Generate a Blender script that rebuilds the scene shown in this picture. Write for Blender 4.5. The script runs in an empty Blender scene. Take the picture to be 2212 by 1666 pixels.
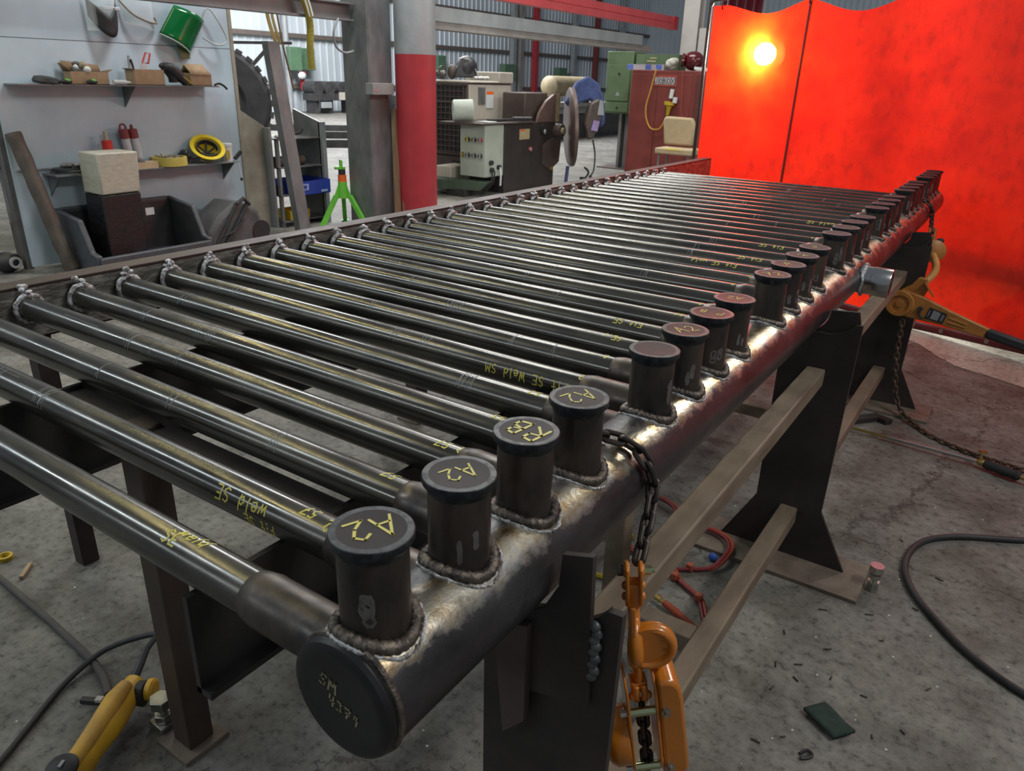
import bpy, math, random
from math import sin, cos, pi, radians as R_
from mathutils import Vector as V, Matrix
random.seed(7)
SC = bpy.context.scene
COL = SC.collection

# ------------------------------------------------------------------ camera, world, lights, exposure
FL = -1.0                      # floor height (the header axis is z = 0)
cd = bpy.data.cameras.new('camera'); cam = bpy.data.objects.new('camera', cd); COL.objects.link(cam)
cam.location = (.55214, -.4724, .71492); cam.rotation_euler = (1.18021, -.02769, .59574)
cd.sensor_fit = 'HORIZONTAL'; cd.sensor_width = 36; cd.lens = 1613.98 / 2212 * 36; cd.clip_end = 200; cd.clip_start = .02
cd.dof.use_dof = True; cd.dof.focus_distance = 1.9; cd.dof.aperture_fstop = 9.0
SC.camera = cam
SC.view_settings.view_transform = 'Standard'; SC.view_settings.look = 'None'
SC.view_settings.gamma = 1; SC.view_settings.use_curve_mapping = False
SC.view_settings.exposure = 0.27
wd = bpy.data.worlds.new('world'); SC.world = wd; wd.use_nodes = True
wb = wd.node_tree.nodes['Background']; wb.inputs[0].default_value = (.80, .90, 1.0, 1); wb.inputs[1].default_value = .175

def area(name, loc, target, sx, sy, power, col, spread=180):
    l = bpy.data.lights.new(name, 'AREA'); l.shape = 'RECTANGLE'; l.size = sx; l.size_y = sy; l.energy = power; l.color = col
    l.spread = R_(spread)
    o = bpy.data.objects.new(name, l); COL.objects.link(o); o.location = loc
    d = V(target) - V(loc); o.rotation_euler = d.to_track_quat('-Z', 'Y').to_euler()
    return o
# shop ceiling lamps: a warm row running diagonally down the left bay, cool daylight rows, bay lamps, an added fill
def strip(name, p, q, w, power, col):
    p, q = V(p), V(q); l = bpy.data.lights.new(name, 'AREA'); l.shape = 'RECTANGLE'; l.size = (q - p).length; l.size_y = w; l.energy = power; l.color = col
    o = bpy.data.objects.new(name, l); COL.objects.link(o); o.location = (p + q) / 2
    x = (q - p).normalized(); z = V((0, 0, 1)); y = z.cross(x); o.rotation_euler = Matrix((x, y, z)).transposed().to_euler()
    return o
strip('ceiling_lamp_warm', (-4.0, -1.0, 4.6), (-9.8, 6.3, 4.6), .06, 95, (1, .86, .42))
strip('ceiling_lamp_cool', (-4.6, -1.7, 4.7), (-12, -2.3, 4.7), .16, 170, (.80, .92, 1))
strip('ceiling_lamp_rear', (-2.0, -6.5, 4.2), (-13, -8.5, 4.2), .6, 260, (.82, .93, 1))
area('ceiling_lamp_bay', (-6.5, 11, 6.5), (-6.5, 10, -1), 5, 2.5, 420, (1, .97, .88))
area('ceiling_lamp_far', (-18, 18, 8), (-18, 20, -1), 10, 6, 4600, (.97, .98, 1))
area('ceiling_lamp_right', (3.6, 1.6, 4.6), (.4, 1.6, -.6), 2.4, .6, 110, (1, .97, .92))
area('fill_light_left', (-4.2, 5.2, 5.2), (-6.2, 6.6, -.5), 1.6, .8, 190, (.94, .98, 1))  # added fill light, brightens the rack and jack stand
strip('ceiling_lamp_hall', (1.2, 8.6, 4.8), (3.4, 13.5, 4.8), .5, 300, (1, .95, .84))
# light in the bay behind the red welding curtain
area('bay_lamp_behind_curtain', (-1.8, 9.8, 2.4), (-1.0, 6.2, .1), 2.5, 2.0, 42, (1, .93, .85))
area('curtain_fill_right', (2.6, 8.4, 2.2), (1.2, 5.4, .1), 1.6, 1.2, 9, (1, .93, .88))  # added light, evens out the dim right half of the curtain

# ------------------------------------------------------------------ materials
def nt(name):
    m = bpy.data.materials.new(name); m.use_nodes = True
    return m, m.node_tree.nodes, m.node_tree.links, m.node_tree.nodes['Principled BSDF']
def ramp(N, stops):
    r = N.new('ShaderNodeValToRGB'); e = r.color_ramp.elements
    while len(e) < len(stops): e.new(.5)
    for i, (p, c) in enumerate(stops):
        e[i].position = p; e[i].color = (*c, 1) if len(c) == 3 else c
    return r
def noise(N, L, scale=5, stretch=(1, 1, 1), detail=5, rough=.6, world=False, loc=(0, 0, 0)):
    tc = N.new('ShaderNodeTexCoord'); mp = N.new('ShaderNodeMapping'); mp.inputs['Scale'].default_value = stretch; mp.inputs['Location'].default_value = loc
    L.new(tc.outputs['Object'], mp.inputs[0])
    n = N.new('ShaderNodeTexNoise'); n.inputs['Scale'].default_value = scale; n.inputs['Detail'].default_value = detail; n.inputs['Roughness'].default_value = rough
    L.new(mp.outputs[0], n.inputs['Vector'])
    return n
MATS = {}
def M(name, c1, c2=None, rough=.5, metal=0.0, scale=8, stretch=(1, 1, 1), bump=0, r2=None, lo=.35, hi=.65, coat=0, c3=None, spec=.5):
    if name in MATS: return MATS[name]
    m, N, L, b = nt(name)
    b.inputs['Roughness'].default_value = rough; b.inputs['Metallic'].default_value = metal
    b.inputs['Coat Weight'].default_value = coat; b.inputs['Coat Roughness'].default_value = .12
    b.inputs['Specular IOR Level'].default_value = spec
    if c2 is None: c2 = tuple(x * .8 for x in c1)
    n = noise(N, L, scale, stretch)
    st = [(lo, c1), (hi, c2)] + ([(min(hi + .12, 1), c3)] if c3 else [])
    r = ramp(N, st); L.new(n.outputs['Fac'], r.inputs[0]); L.new(r.outputs[0], b.inputs['Base Color'])
    if r2 is not None:
        mr = N.new('ShaderNodeMapRange'); mr.inputs[1].default_value = lo; mr.inputs[2].default_value = hi
        mr.inputs[3].default_value = rough; mr.inputs[4].default_value = r2
        n2 = noise(N, L, scale * 1.7, stretch, loc=(3, 1, 2)); L.new(n2.outputs['Fac'], mr.inputs[0]); L.new(mr.outputs[0], b.inputs['Roughness'])
    if bump:
        bn = N.new('ShaderNodeBump'); bn.inputs['Strength'].default_value = bump; bn.inputs['Distance'].default_value = .004
        n3 = noise(N, L, scale * 3, stretch); L.new(n3.outputs['Fac'], bn.inputs['Height']); L.new(bn.outputs[0], b.inputs['Normal'])
    MATS[name] = m
    return m
def emit(name, col, s):
    m, N, L, b = nt(name); b.inputs['Emission Color'].default_value = (*col, 1); b.inputs['Emission Strength'].default_value = s
    b.inputs['Base Color'].default_value = (*col, 1); MATS[name] = m; return m

TUBE = M('mill_scale_tube', (.056, .054, .052), (.135, .126, .106), .14, .75, 9, (.35, 1.6, 1.6), .006, .32, .30, .72)
NOZ = M('mill_scale_nozzle', (.040, .038, .040), (.13, .105, .085), .28, .75, 12, (1, 1, .5), .10, .55, .32, .70)
CAPM = M('cap_black_oxide', (.014, .017, .021), (.046, .052, .060), .42, .20, 60, (1, 1, 1), .06, .55, .45, .68, spec=.4)
CAPC = M('cap_centre_scale', (.018, .013, .0145), (.032, .024, .026), .5, .05, 14, spec=.14)
ENDM = M('end_cap_black', (.012, .012, .014), (.024, .023, .025), .42, .3, 10)
WELD = M('weld_bead', (.05, .045, .045), (.20, .17, .14), .34, .8, 40, (1, 1, 1), .7, .5)
SHINY = M('ground_steel', (.42, .41, .39), (.24, .23, .22), .28, 1, 20, (1, 1, .2), .1, .45)
COLLAR = M('bright_weld_collar', (.62, .64, .67), (.20, .19, .18), .36, .6, 60, (1, 1, 1), .8, .5, .42, .60)
SCR = M('scribe_scratch', (.30, .31, .32), (.20, .20, .21), .5, .2)
SCRAPE = M('scraped_patch', (.20, .19, .18), (.12, .11, .105), .5, .4, 40)
YEL = M('yellow_paint_marker', (.62, .56, .10), (.50, .44, .07), .5)
PLATE = M('dark_plate_steel', (.030, .025, .024), (.055, .044, .038), .55, .25, 4, (1, 1, 1), .15, .7)
RUST = M('rusty_square_tube', (.26, .205, .145), (.15, .11, .08), .55, .2, 6, (2, .6, 2), .15, .7, .35, .7)
RAIL = M('brown_channel_steel', (.060, .036, .030), (.036, .022, .019), .45, .35, 5, (1, .4, 1), .12, .6)
WEB = M('spattered_channel_web', (.10, .092, .08), (.34, .33, .30), .42, .35, 22, (1, .7, 2.2), .9, .55, .40, .75)
BASEP = M('base_plate_steel', (.21, .17, .13), (.13, .10, .08), .6, .1, 12, (1, 1, 1), .3, .7)
CHAIN = M('chain_black_steel', (.035, .030, .028), (.075, .06, .05), .42, .6, 30, bump=.1)
ORANGE = M('hoist_orange_paint', (.62, .20, .012), (.50, .155, .012), .30, 0, 6, bump=.05, coat=.5)
ORANGEB = M('hoist_orange_worn', (.50, .21, .045), (.34, .13, .03), .42, 0, 14, bump=.1)
ZINC = M('yellow_zinc_bolt', (.55, .60, .36), (.42, .40, .22), .22, 1, 12)
BOLT = M('plated_bolt_steel', (.52, .52, .48), (.33, .33, .29), .32, .9, 30)
RUB = M('black_rubber', (.018, .018, .019), (.030, .030, .032), .55)
BLK = M('black_plastic', (.018, .018, .021), (.035, .035, .04), .45)
GRYP = M('grey_plastic', (.075, .08, .09), (.05, .054, .062), .5)
YPL = M('yellow_tool_plastic', (.80, .46, .03), (.56, .31, .035), .42, 0, 14, lo=.3, hi=.75)
WHITE = M('white_paint', (.66, .69, .70), (.56, .59, .60), .55, 0, 2)
PANEL = M('painted_plywood', (.50, .60, .67), (.42, .51, .575), .6, 0, 1.6, bump=.03)
GREYST = M('grey_steel', (.22, .225, .225), (.13, .135, .14), .5, .3, 5, (1, 1, .5), .05)
GALV = M('galvanised_grey', (.36, .38, .39), (.28, .30, .31), .5, .25, 3)
GALVT = M('tan_grey_steel', (.30, .28, .26), (.22, .20, .19), .55, .15, 3)
CARD = M('cardboard', (.40, .28, .17), (.33, .22, .13), .75, 0, 20)
CARDI = M('cardboard_inside', (.24, .155, .09), (.19, .12, .07), .8)
RED = M('red_column_paint', (.42, .035, .045), (.33, .028, .036), .42, 0, 3)
REDC = M('red_cabinet_paint', (.20, .040, .032), (.15, .028, .024), .5, 0, 3)
REDB = M('red_beam_paint', (.55, .075, .085), (.46, .06, .07), .5, 0, 3)
GRN = M('green_cabinet_paint', (.105, .165, .085), (.08, .125, .065), .5, 0, 4)
LIME = M('lime_green_paint', (.16, .58, .06), (.12, .44, .045), .4, 0, 6)
NEON = M('orange_collar_paint', (.85, .16, .02), None, .45)
YSTR = M('yellow_webbing', (.45, .36, .05), (.30, .23, .05), .75, 0, 20, (1, 1, 4))
YHAT = M('yellow_hard_hat', (.75, .58, .02), (.66, .50, .02), .30)
WOOD = M('bare_lumber', (.25, .165, .095), (.17, .105, .06), .7, 0, 5, (4, 4, .5))
PIPEB = M('rusty_brown_pipe', (.125, .105, .085), (.075, .06, .05), .6, .2, 10, (1, 1, .5), .3)
BEIGE = M('beige_wrap', (.47, .45, .37), (.38, .36, .29), .38, 0, 14, (1, 1, 3), .5)
BWRAP = M('black_plastic_wrap', (.008, .008, .009), (.016, .016, .018), .34, 0, 14, (1, 1, 3), .9, spec=.35)
BEIGEM = M('beige_machine_paint', (.46, .43, .37), (.39, .36, .31), .5, 0, 3)
PGRN = M('pale_green_enclosure', (.42, .46, .40), (.35, .385, .335), .5, 0, 4)
BROWN = M('brown_machine_steel', (.10, .075, .065), (.07, .05, .045), .55, .2, 4)
BLUE = M('blue_box_print', (.02, .05, .36), (.018, .04, .29), .5)
DENIM = M('blue_cloth', (.075, .11, .27), (.05, .07, .19), .9, 0, 14, bump=.3)
GSHIELD = M('green_face_shield', (.0, .13, .03), (.0, .10, .02), .18, 0, 3, spec=.6)
TAN = M('tan_upholstery', (.42, .33, .20), (.36, .28, .17), .85, 0, 9)
ORHOSE = M('orange_red_hose', (.36, .065, .025), (.27, .045, .02), .5)
RDHOSE = M('dark_red_hose', (.22, .02, .025), (.16, .015, .02), .5)
BRASS = M('brass', (.62, .45, .16), (.5, .36, .13), .32, 1)
SILV = M('bright_rod', (.66, .64, .58), (.55, .54, .5), .25, 1)
GPAD = M('green_scouring_pad', (.028, .050, .040), (.018, .035, .028), .9, 0, 60, bump=.6)
OLIVE = M('tan_tank_paint', (.30, .25, .15), (.20, .16, .10), .6, .1, 4)
DUST = M('dark_machine', (.03, .03, .033), (.06, .058, .056), .6, .2, 4)
LILAC = M('lilac_window', (.34, .26, .48), None, .25)
YBOX = M('yellow_bin_plastic', (.52, .36, .02), None, .5)
PINKT = M('pink_bolt_paint', (.60, .22, .24), (.5, .18, .2), .5)
WALLM = M('corrugated_siding', (.55, .60, .64), (.47, .52, .55), .5, .1, .4)
GIRT = M('girt_steel', (.13, .105, .09), (.10, .08, .07), .6)
BLUEC = M('blue_cap', (.03, .10, .42), None, .5)

def clear_plastic():
    m, N, L, b = nt('clear_plastic'); b.inputs['Base Color'].default_value = (.85, .9, .92, 1); b.inputs['Roughness'].default_value = .12
    b.inputs['Alpha'].default_value = .22; MATS['clear'] = m; return m
CLEAR = clear_plastic()

def header_material():
    m, N, L, b = nt('header_pipe_steel')
    tc = N.new('ShaderNodeTexCoord'); sx = N.new('ShaderNodeSeparateXYZ'); L.new(tc.outputs['Object'], sx.inputs[0])
    at = N.new('ShaderNodeMath'); at.operation = 'ARCTAN2'; zc = N.new('ShaderNodeMath'); zc.operation = 'SUBTRACT'; zc.inputs[1].default_value = .0841; L.new(sx.outputs['Z'], zc.inputs[0])   # the thing's base lies one radius below the axis
    L.new(sx.outputs['X'], at.inputs[0]); L.new(zc.outputs[0], at.inputs[1])
    # brushed band centred 24 degrees to the front of the crown, ragged edge
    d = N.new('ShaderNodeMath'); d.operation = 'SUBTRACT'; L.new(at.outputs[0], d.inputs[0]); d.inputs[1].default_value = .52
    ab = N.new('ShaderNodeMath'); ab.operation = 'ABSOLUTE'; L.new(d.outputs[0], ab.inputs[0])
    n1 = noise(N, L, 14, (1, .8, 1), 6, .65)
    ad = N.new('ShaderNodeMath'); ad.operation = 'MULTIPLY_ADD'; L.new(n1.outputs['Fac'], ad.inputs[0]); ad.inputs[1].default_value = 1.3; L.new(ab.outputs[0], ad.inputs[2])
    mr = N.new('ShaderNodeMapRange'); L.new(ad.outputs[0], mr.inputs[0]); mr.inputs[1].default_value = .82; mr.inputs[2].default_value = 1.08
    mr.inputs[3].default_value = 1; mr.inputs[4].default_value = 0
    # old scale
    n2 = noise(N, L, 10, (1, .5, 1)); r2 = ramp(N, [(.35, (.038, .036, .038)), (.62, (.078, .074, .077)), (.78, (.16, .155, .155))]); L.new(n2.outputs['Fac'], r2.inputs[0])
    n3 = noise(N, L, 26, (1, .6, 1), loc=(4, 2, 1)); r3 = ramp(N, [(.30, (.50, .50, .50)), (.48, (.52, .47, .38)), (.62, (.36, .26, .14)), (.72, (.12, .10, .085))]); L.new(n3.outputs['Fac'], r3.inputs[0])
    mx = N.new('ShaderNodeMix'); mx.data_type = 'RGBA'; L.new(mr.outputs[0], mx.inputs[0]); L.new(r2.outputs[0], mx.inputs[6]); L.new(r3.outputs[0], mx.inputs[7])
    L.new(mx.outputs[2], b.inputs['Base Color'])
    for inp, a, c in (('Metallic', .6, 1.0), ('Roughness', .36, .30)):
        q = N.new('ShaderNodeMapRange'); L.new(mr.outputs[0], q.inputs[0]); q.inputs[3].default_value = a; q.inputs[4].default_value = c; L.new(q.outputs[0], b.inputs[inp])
    bn = N.new('ShaderNodeBump'); bn.inputs['Strength'].default_value = .35; bn.inputs['Distance'].default_value = .004
    n4 = noise(N, L, 45, (1, .6, 1)); L.new(n4.outputs['Fac'], bn.inputs['Height']); L.new(bn.outputs[0], b.inputs['Normal'])
    return m
HEADER = header_material()

def floor_material(name, a, bb, c, stain):
    m, N, L, b = nt(name); b.inputs['Roughness'].default_value = .62; b.inputs['Specular IOR Level'].default_value = .35
    n1 = noise(N, L, .9, detail=8, rough=.65); r1 = ramp(N, [(.32, a), (.52, bb), (.70, c)]); L.new(n1.outputs['Fac'], r1.inputs[0])
    n2 = noise(N, L, 30, detail=8, rough=.75); r2 = ramp(N, [(.36, (.28, .27, .26)), (.46, (.86, .86, .85)), (.60, (1.15, 1.14, 1.12))]); L.new(n2.outputs['Fac'], r2.inputs[0])
    mx = N.new('ShaderNodeMix'); mx.data_type = 'RGBA'; mx.blend_type = 'MULTIPLY'; mx.inputs[0].default_value = .85
    L.new(r1.outputs[0], mx.inputs[6]); L.new(r2.outputs[0], mx.inputs[7])
    n3 = noise(N, L, 4.2, detail=6, rough=.6, loc=(7, 3, 0)); r3 = ramp(N, [(.42, (1, 1, 1)), (.62, stain)]); L.new(n3.outputs['Fac'], r3.inputs[0])
    mx2 = N.new('ShaderNodeMix'); mx2.data_type = 'RGBA'; mx2.blend_type = 'MULTIPLY'; mx2.inputs[0].default_value = .8
    L.new(mx.outputs[2], mx2.inputs[6]); L.new(r3.outputs[0], mx2.inputs[7])
    # pale spatter flecks
    vo = N.new('ShaderNodeTexVoronoi'); vo.inputs['Scale'].default_value = 22; tc = N.new('ShaderNodeTexCoord'); L.new(tc.outputs['Object'], vo.inputs['Vector'])
    lt = N.new('ShaderNodeMath'); lt.operation = 'LESS_THAN'; lt.inputs[1].default_value = .085; L.new(vo.outputs['Distance'], lt.inputs[0])
    rn = N.new('ShaderNodeSeparateColor'); L.new(vo.outputs['Color'], rn.inputs[0]); gt = N.new('ShaderNodeMath'); gt.operation = 'GREATER_THAN'; gt.inputs[1].default_value = .80; L.new(rn.outputs[0], gt.inputs[0])
    ml = N.new('ShaderNodeMath'); ml.operation = 'MULTIPLY'; L.new(lt.outputs[0], ml.inputs[0]); L.new(gt.outputs[0], ml.inputs[1])
    mx3 = N.new('ShaderNodeMix'); mx3.data_type = 'RGBA'; L.new(ml.outputs[0], mx3.inputs[0]); L.new(mx2.outputs[2], mx3.inputs[6]); mx3.inputs[7].default_value = (.55, .56, .55, 1)
    L.new(mx3.outputs[2], b.inputs['Base Color'])
    # hairline cracks, ragged by noise
    cv = N.new('ShaderNodeTexVoronoi'); cv.feature = 'DISTANCE_TO_EDGE'; cv.inputs['Scale'].default_value = .62
    nz_ = noise(N, L, 2.2, detail=6, rough=.7, loc=(1, 9, 0)); va = N.new('ShaderNodeVectorMath'); va.operation = 'MULTIPLY_ADD'; va.inputs[1].default_value = (.55, .55, 0)
    L.new(nz_.outputs['Color'], va.inputs[0]); L.new(tc.outputs['Object'], va.inputs[2]); L.new(va.outputs[0], cv.inputs['Vector'])
    rc = ramp(N, [(.0, (.34, .33, .32)), (.0075, (1, 1, 1))]); L.new(cv.outputs['Distance'], rc.inputs[0])
    mx4 = N.new('ShaderNodeMix'); mx4.data_type = 'RGBA'; mx4.blend_type = 'MULTIPLY'; mx4.inputs[0].default_value = .85; L.new(mx3.outputs[2], mx4.inputs[6]); L.new(rc.outputs[0], mx4.inputs[7]); L.new(mx4.outputs[2], b.inputs['Base Color'])
    bn = N.new('ShaderNodeBump'); bn.inputs['Strength'].default_value = .35; bn.inputs['Distance'].default_value = .006; L.new(n2.outputs['Fac'], bn.inputs['Height']); L.new(bn.outputs[0], b.inputs['Normal'])
    return m
FLOORM = floor_material('concrete_floor', (.135, .130, .120), (.205, .198, .180), (.265, .255, .228), (.52, .50, .48))
PALEM = floor_material('pale_floor', (.42, .40, .35), (.52, .50, .44), (.58, .55, .48), (.8, .78, .75))

def curtain_material():
    m, N, L, b = nt('red_vinyl'); N.remove(b); out = N['Material Output']
    n1 = noise(N, L, 2.2, (1, 1, 1.4), 7, .62); r1 = ramp(N, [(.30, (.66, .007, .001)), (.52, (.93, .016, .0012)), (.75, (1, .027, .002))]); L.new(n1.outputs['Fac'], r1.inputs[0])
    n2 = noise(N, L, 11, (1, 1, .7), 10, .72, loc=(2, 5, 1)); r2 = ramp(N, [(.34, (.62, .60, .60)), (.48, (.95, .95, .95)), (.70, (1.1, 1.15, 1.15))]); L.new(n2.outputs['Fac'], r2.inputs[0])
    mm = N.new('ShaderNodeMix'); mm.data_type = 'RGBA'; mm.blend_type = 'MULTIPLY'; mm.inputs[0].default_value = .9; L.new(r1.outputs[0], mm.inputs[6]); L.new(r2.outputs[0], mm.inputs[7])
    tr = N.new('ShaderNodeBsdfTranslucent'); L.new(mm.outputs[2], tr.inputs[0])
    df = N.new('ShaderNodeBsdfDiffuse'); df.inputs[0].default_value = (.62, .05, .045, 1)
    gl = N.new('ShaderNodeBsdfGlossy'); gl.inputs['Roughness'].default_value = .42; gl.inputs[0].default_value = (1, .9, .9, 1)
    m1 = N.new('ShaderNodeMixShader'); m1.inputs[0].default_value = .30; L.new(tr.outputs[0], m1.inputs[1]); L.new(df.outputs[0], m1.inputs[2])
    fr = N.new('ShaderNodeFresnel'); fr.inputs[0].default_value = 1.4
    m2 = N.new('ShaderNodeMixShader'); L.new(fr.outputs[0], m2.inputs[0]); L.new(m1.outputs[0], m2.inputs[1]); L.new(gl.outputs[0], m2.inputs[2])
    tp = N.new('ShaderNodeBsdfTransparent'); tp.inputs[0].default_value = (1, .22, .05, 1)      # the film is slightly see-through
    m3 = N.new('ShaderNodeMixShader'); m3.inputs[0].default_value = .035; L.new(m2.outputs[0], m3.inputs[1]); L.new(tp.outputs[0], m3.inputs[2])
    L.new(m3.outputs[0], out.inputs[0])
    return m
CURT = curtain_material()
HEM = M('dark_red_hem', (.16, .008, .012), (.11, .006, .01), .5)

# ------------------------------------------------------------------ mesh helpers
def frame(d):
    d = V(d).normalized(); a = V((0, 0, 1)) if abs(d.z) < .9 else V((1, 0, 0))
    u = d.cross(a).normalized(); return d, u, d.cross(u).normalized()
def cr(pts, k=6, closed=False):                     # Catmull-Rom smoothing
    P = [V(p) for p in pts]; n = len(P); out = []
    for i in range(n if closed else n - 1):
        g = lambda j: P[j % n] if closed else P[max(0, min(n - 1, j))]
        p0, p1, p2, p3 = g(i - 1), g(i), g(i + 1), g(i + 2)
        for s in range(k):
            t = s / k
            out.append(.5 * ((2 * p1) + (p2 - p0) * t + (2 * p0 - 5 * p1 + 4 * p2 - p3) * t * t + (3 * p1 - p0 - 3 * p2 + p3) * t ** 3))
    if not closed: out.append(P[-1])
    return out
ROOT = {}
class B:
    def __init__(s): s.v = []; s.f = []; s.m = []; s.mi = 0
    def add(s, vs, fs):
        o = len(s.v); s.v += [tuple(v) for v in vs]; s.f += [tuple(i + o for i in f) for f in fs]; s.m += [s.mi] * len(fs); return s
    def box(s, x0, x1, y0, y1, z0, z1):
        return s.add([(x, y, z) for z in (z0, z1) for y in (y0, y1) for x in (x0, x1)], [(0, 2, 3, 1), (4, 5, 7, 6), (0, 1, 5, 4), (2, 6, 7, 3), (0, 4, 6, 2), (1, 3, 7, 5)])
    def obox(s, c, ux, uy, uz):                       # centre and three half axes
        c, ux, uy, uz = V(c), V(ux), V(uy), V(uz)
        return s.add([c + ux * a + uy * b + uz * d for d in (-1, 1) for b in (-1, 1) for a in (-1, 1)], [(0, 2, 3, 1), (4, 5, 7, 6), (0, 1, 5, 4), (2, 6, 7, 3), (0, 4, 6, 2), (1, 3, 7, 5)])
    def bar(s, p0, p1, w, h, up=(0, 0, 1)):           # rectangular bar between two points
        p0, p1 = V(p0), V(p1); d = (p1 - p0); a = d.normalized(); x = a.cross(V(up)).normalized(); y = x.cross(a)
        return s.obox((p0 + p1) / 2, d / 2, x * w / 2, y * h / 2)
    def lathe(s, o, ax, prof, n=24):
        d, u, w = frame(ax); o = V(o); vs = []; fs = []; rows = []
        for t, r in prof:
            if r < 1e-6: rows.append([len(vs)]); vs.append(o + d * t)
            else:
                rows.append(list(range(len(vs), len(vs) + n)))
                vs += [o + d * t + (u * cos(2 * pi * i / n) + w * sin(2 * pi * i / n)) * r for i in range(n)]
        for a, b in zip(rows, rows[1:]):
            for i in range(n):
                j = (i + 1) % n
                if len(a) == 1 and len(b) == 1: break
                if len(a) == 1: fs.append((a[0], b[i], b[j]))
                elif len(b) == 1: fs.append((a[i], b[0], a[j]))
                else: fs.append((a[i], b[i], b[j], a[j]))
        return s.add(vs, fs)
    def cyl(s, p0, p1, r0, r1=None, n=20):
        p0, p1 = V(p0), V(p1); r1 = r0 if r1 is None else r1; h = (p1 - p0).length
        return s.lathe(p0, p1 - p0, [(0, 0), (0, r0), (h, r1), (h, 0)], n)
    def ring(s, p0, p1, ro, ri, n=24):
        p0, p1 = V(p0), V(p1); h = (p1 - p0).length
        return s.lathe(p0, p1 - p0, [(0, ri), (0, ro), (h, ro), (h, ri), (0, ri)], n)
    def tube(s, pts, r, n=8, closed=False, ry=None):
        P = [V(p) for p in pts]; N = len(P); rr = r if hasattr(r, '__len__') else [r] * N
        T = [(P[(i + 1) % N] - P[i - 1]) if closed else (P[min(i + 1, N - 1)] - P[max(i - 1, 0)]) for i in range(N)]
        T = [t.normalized() for t in T]; _, u, _ = frame(T[0]); vs = []; fs = []
        for i in range(N):
            u = (u - T[i] * u.dot(T[i])).normalized(); w = T[i].cross(u)
            vs += [P[i] + u * cos(2 * pi * k / n) * rr[i] + w * sin(2 * pi * k / n) * (rr[i] * (ry or 1)) for k in range(n)]
        for i in range(N if closed else N - 1):
            a, b = i * n, ((i + 1) % N) * n
            fs += [(a + k, a + (k + 1) % n, b + (k + 1) % n, b + k) for k in range(n)]
        if not closed: fs += [tuple(range(n))[::-1], tuple(range((N - 1) * n, N * n))]
        return s.add(vs, fs)
    def prism(s, poly, o, u, v, w):                   # polygon in the (u, v) plane extruded along vector w
        o, u, v, w = V(o), V(u), V(v), V(w); n = len(poly)
        a = [o + u * p[0] + v * p[1] for p in poly]
        return s.add(a + [p + w for p in a], [tuple(range(n))[::-1], tuple(range(n, 2 * n))] + [(i, (i + 1) % n, n + (i + 1) % n, n + i) for i in range(n)])
    def sph(s, c, r, n=20, m=12, t0=0, t1=pi):
        c = V(c); rx, ry, rz = r if hasattr(r, '__len__') else (r, r, r); vs = []; fs = []
        for j in range(m + 1):
            t = t0 + (t1 - t0) * j / m
            vs += [c + V((rx * sin(t) * cos(2 * pi * i / n), ry * sin(t) * sin(2 * pi * i / n), rz * cos(t))) for i in range(n)]
        for j in range(m):
            fs += [(j * n + i, (j + 1) * n + i, (j + 1) * n + (i + 1) % n, j * n + (i + 1) % n) for i in range(n)]
        return s.add(vs, fs)
    def grid(s, fn, nu, nv):
        vs = [fn(i / nu, j / nv) for j in range(nv + 1) for i in range(nu + 1)]
        return s.add(vs, [(j * (nu + 1) + i, j * (nu + 1) + i + 1, (j + 1) * (nu + 1) + i + 1, (j + 1) * (nu + 1) + i) for j in range(nv) for i in range(nu)])
    def build(s, name, mats, parent=None, bev=0, ang=38, solid=0, smooth=True):
        if not hasattr(mats, '__len__'): mats = [mats]
        me = bpy.data.meshes.new(name); o = bpy.data.objects.new(name, me); COL.objects.link(o)
        if parent is not None:
            r = parent
            while r.parent: r = r.parent
            off = ROOT.get(r.name, V((0, 0, 0))); o.parent = parent
        else:
            xs, ys, zs = zip(*s.v); off = V(((min(xs) + max(xs)) / 2, (min(ys) + max(ys)) / 2, min(zs))); o.location = off; ROOT[o.name] = off
        me.from_pydata([(x - off.x, y - off.y, z - off.z) for x, y, z in s.v], [], s.f)
        for m in mats: me.materials.append(m)
        me.polygons.foreach_set('material_index', s.m)
        if smooth:
            me.polygons.foreach_set('use_smooth', [True] * len(s.f)); me.update(); me.set_sharp_from_angle(angle=R_(ang))
        me.validate()
        if bev:
            b = o.modifiers.new('bevel', 'BEVEL'); b.width = bev; b.segments = 2; b.limit_method = 'ANGLE'; b.angle_limit = R_(40)
        if solid:
            b = o.modifiers.new('solid', 'SOLIDIFY'); b.thickness = solid; b.offset = 0
        return o
def tag(o, label, cat, group=None, kind=None):
    if label: o['label'] = label
    if cat: o['category'] = cat
    if group: o['group'] = group
    if kind: o['kind'] = kind
    return o
def thing(name, label, cat, loc, group=None, rot=None):
    o = bpy.data.objects.new(name, None); COL.objects.link(o); o.location = loc; o.empty_display_size = .05
    if rot is not None: o.rotation_euler = rot; ROOT[o.name] = V((0, 0, 0))      # rotated things are built in their own coordinates
    else: ROOT[o.name] = V(loc)
    return tag(o, label, cat, group)
def struct(o): o['kind'] = 'structure'; return o
def dup(o, loc=None, rot=None, parent=None, label=None):                          # copy a thing with its parts and sub-parts
    c = o.copy(); COL.objects.link(c)
    if parent is not None: c.parent = parent
    if loc is not None: c.location = loc
    if rot is not None: c.rotation_euler = rot
    if label: c['label'] = label
    for ch in o.children: dup(ch, parent=c)
    return c

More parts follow.
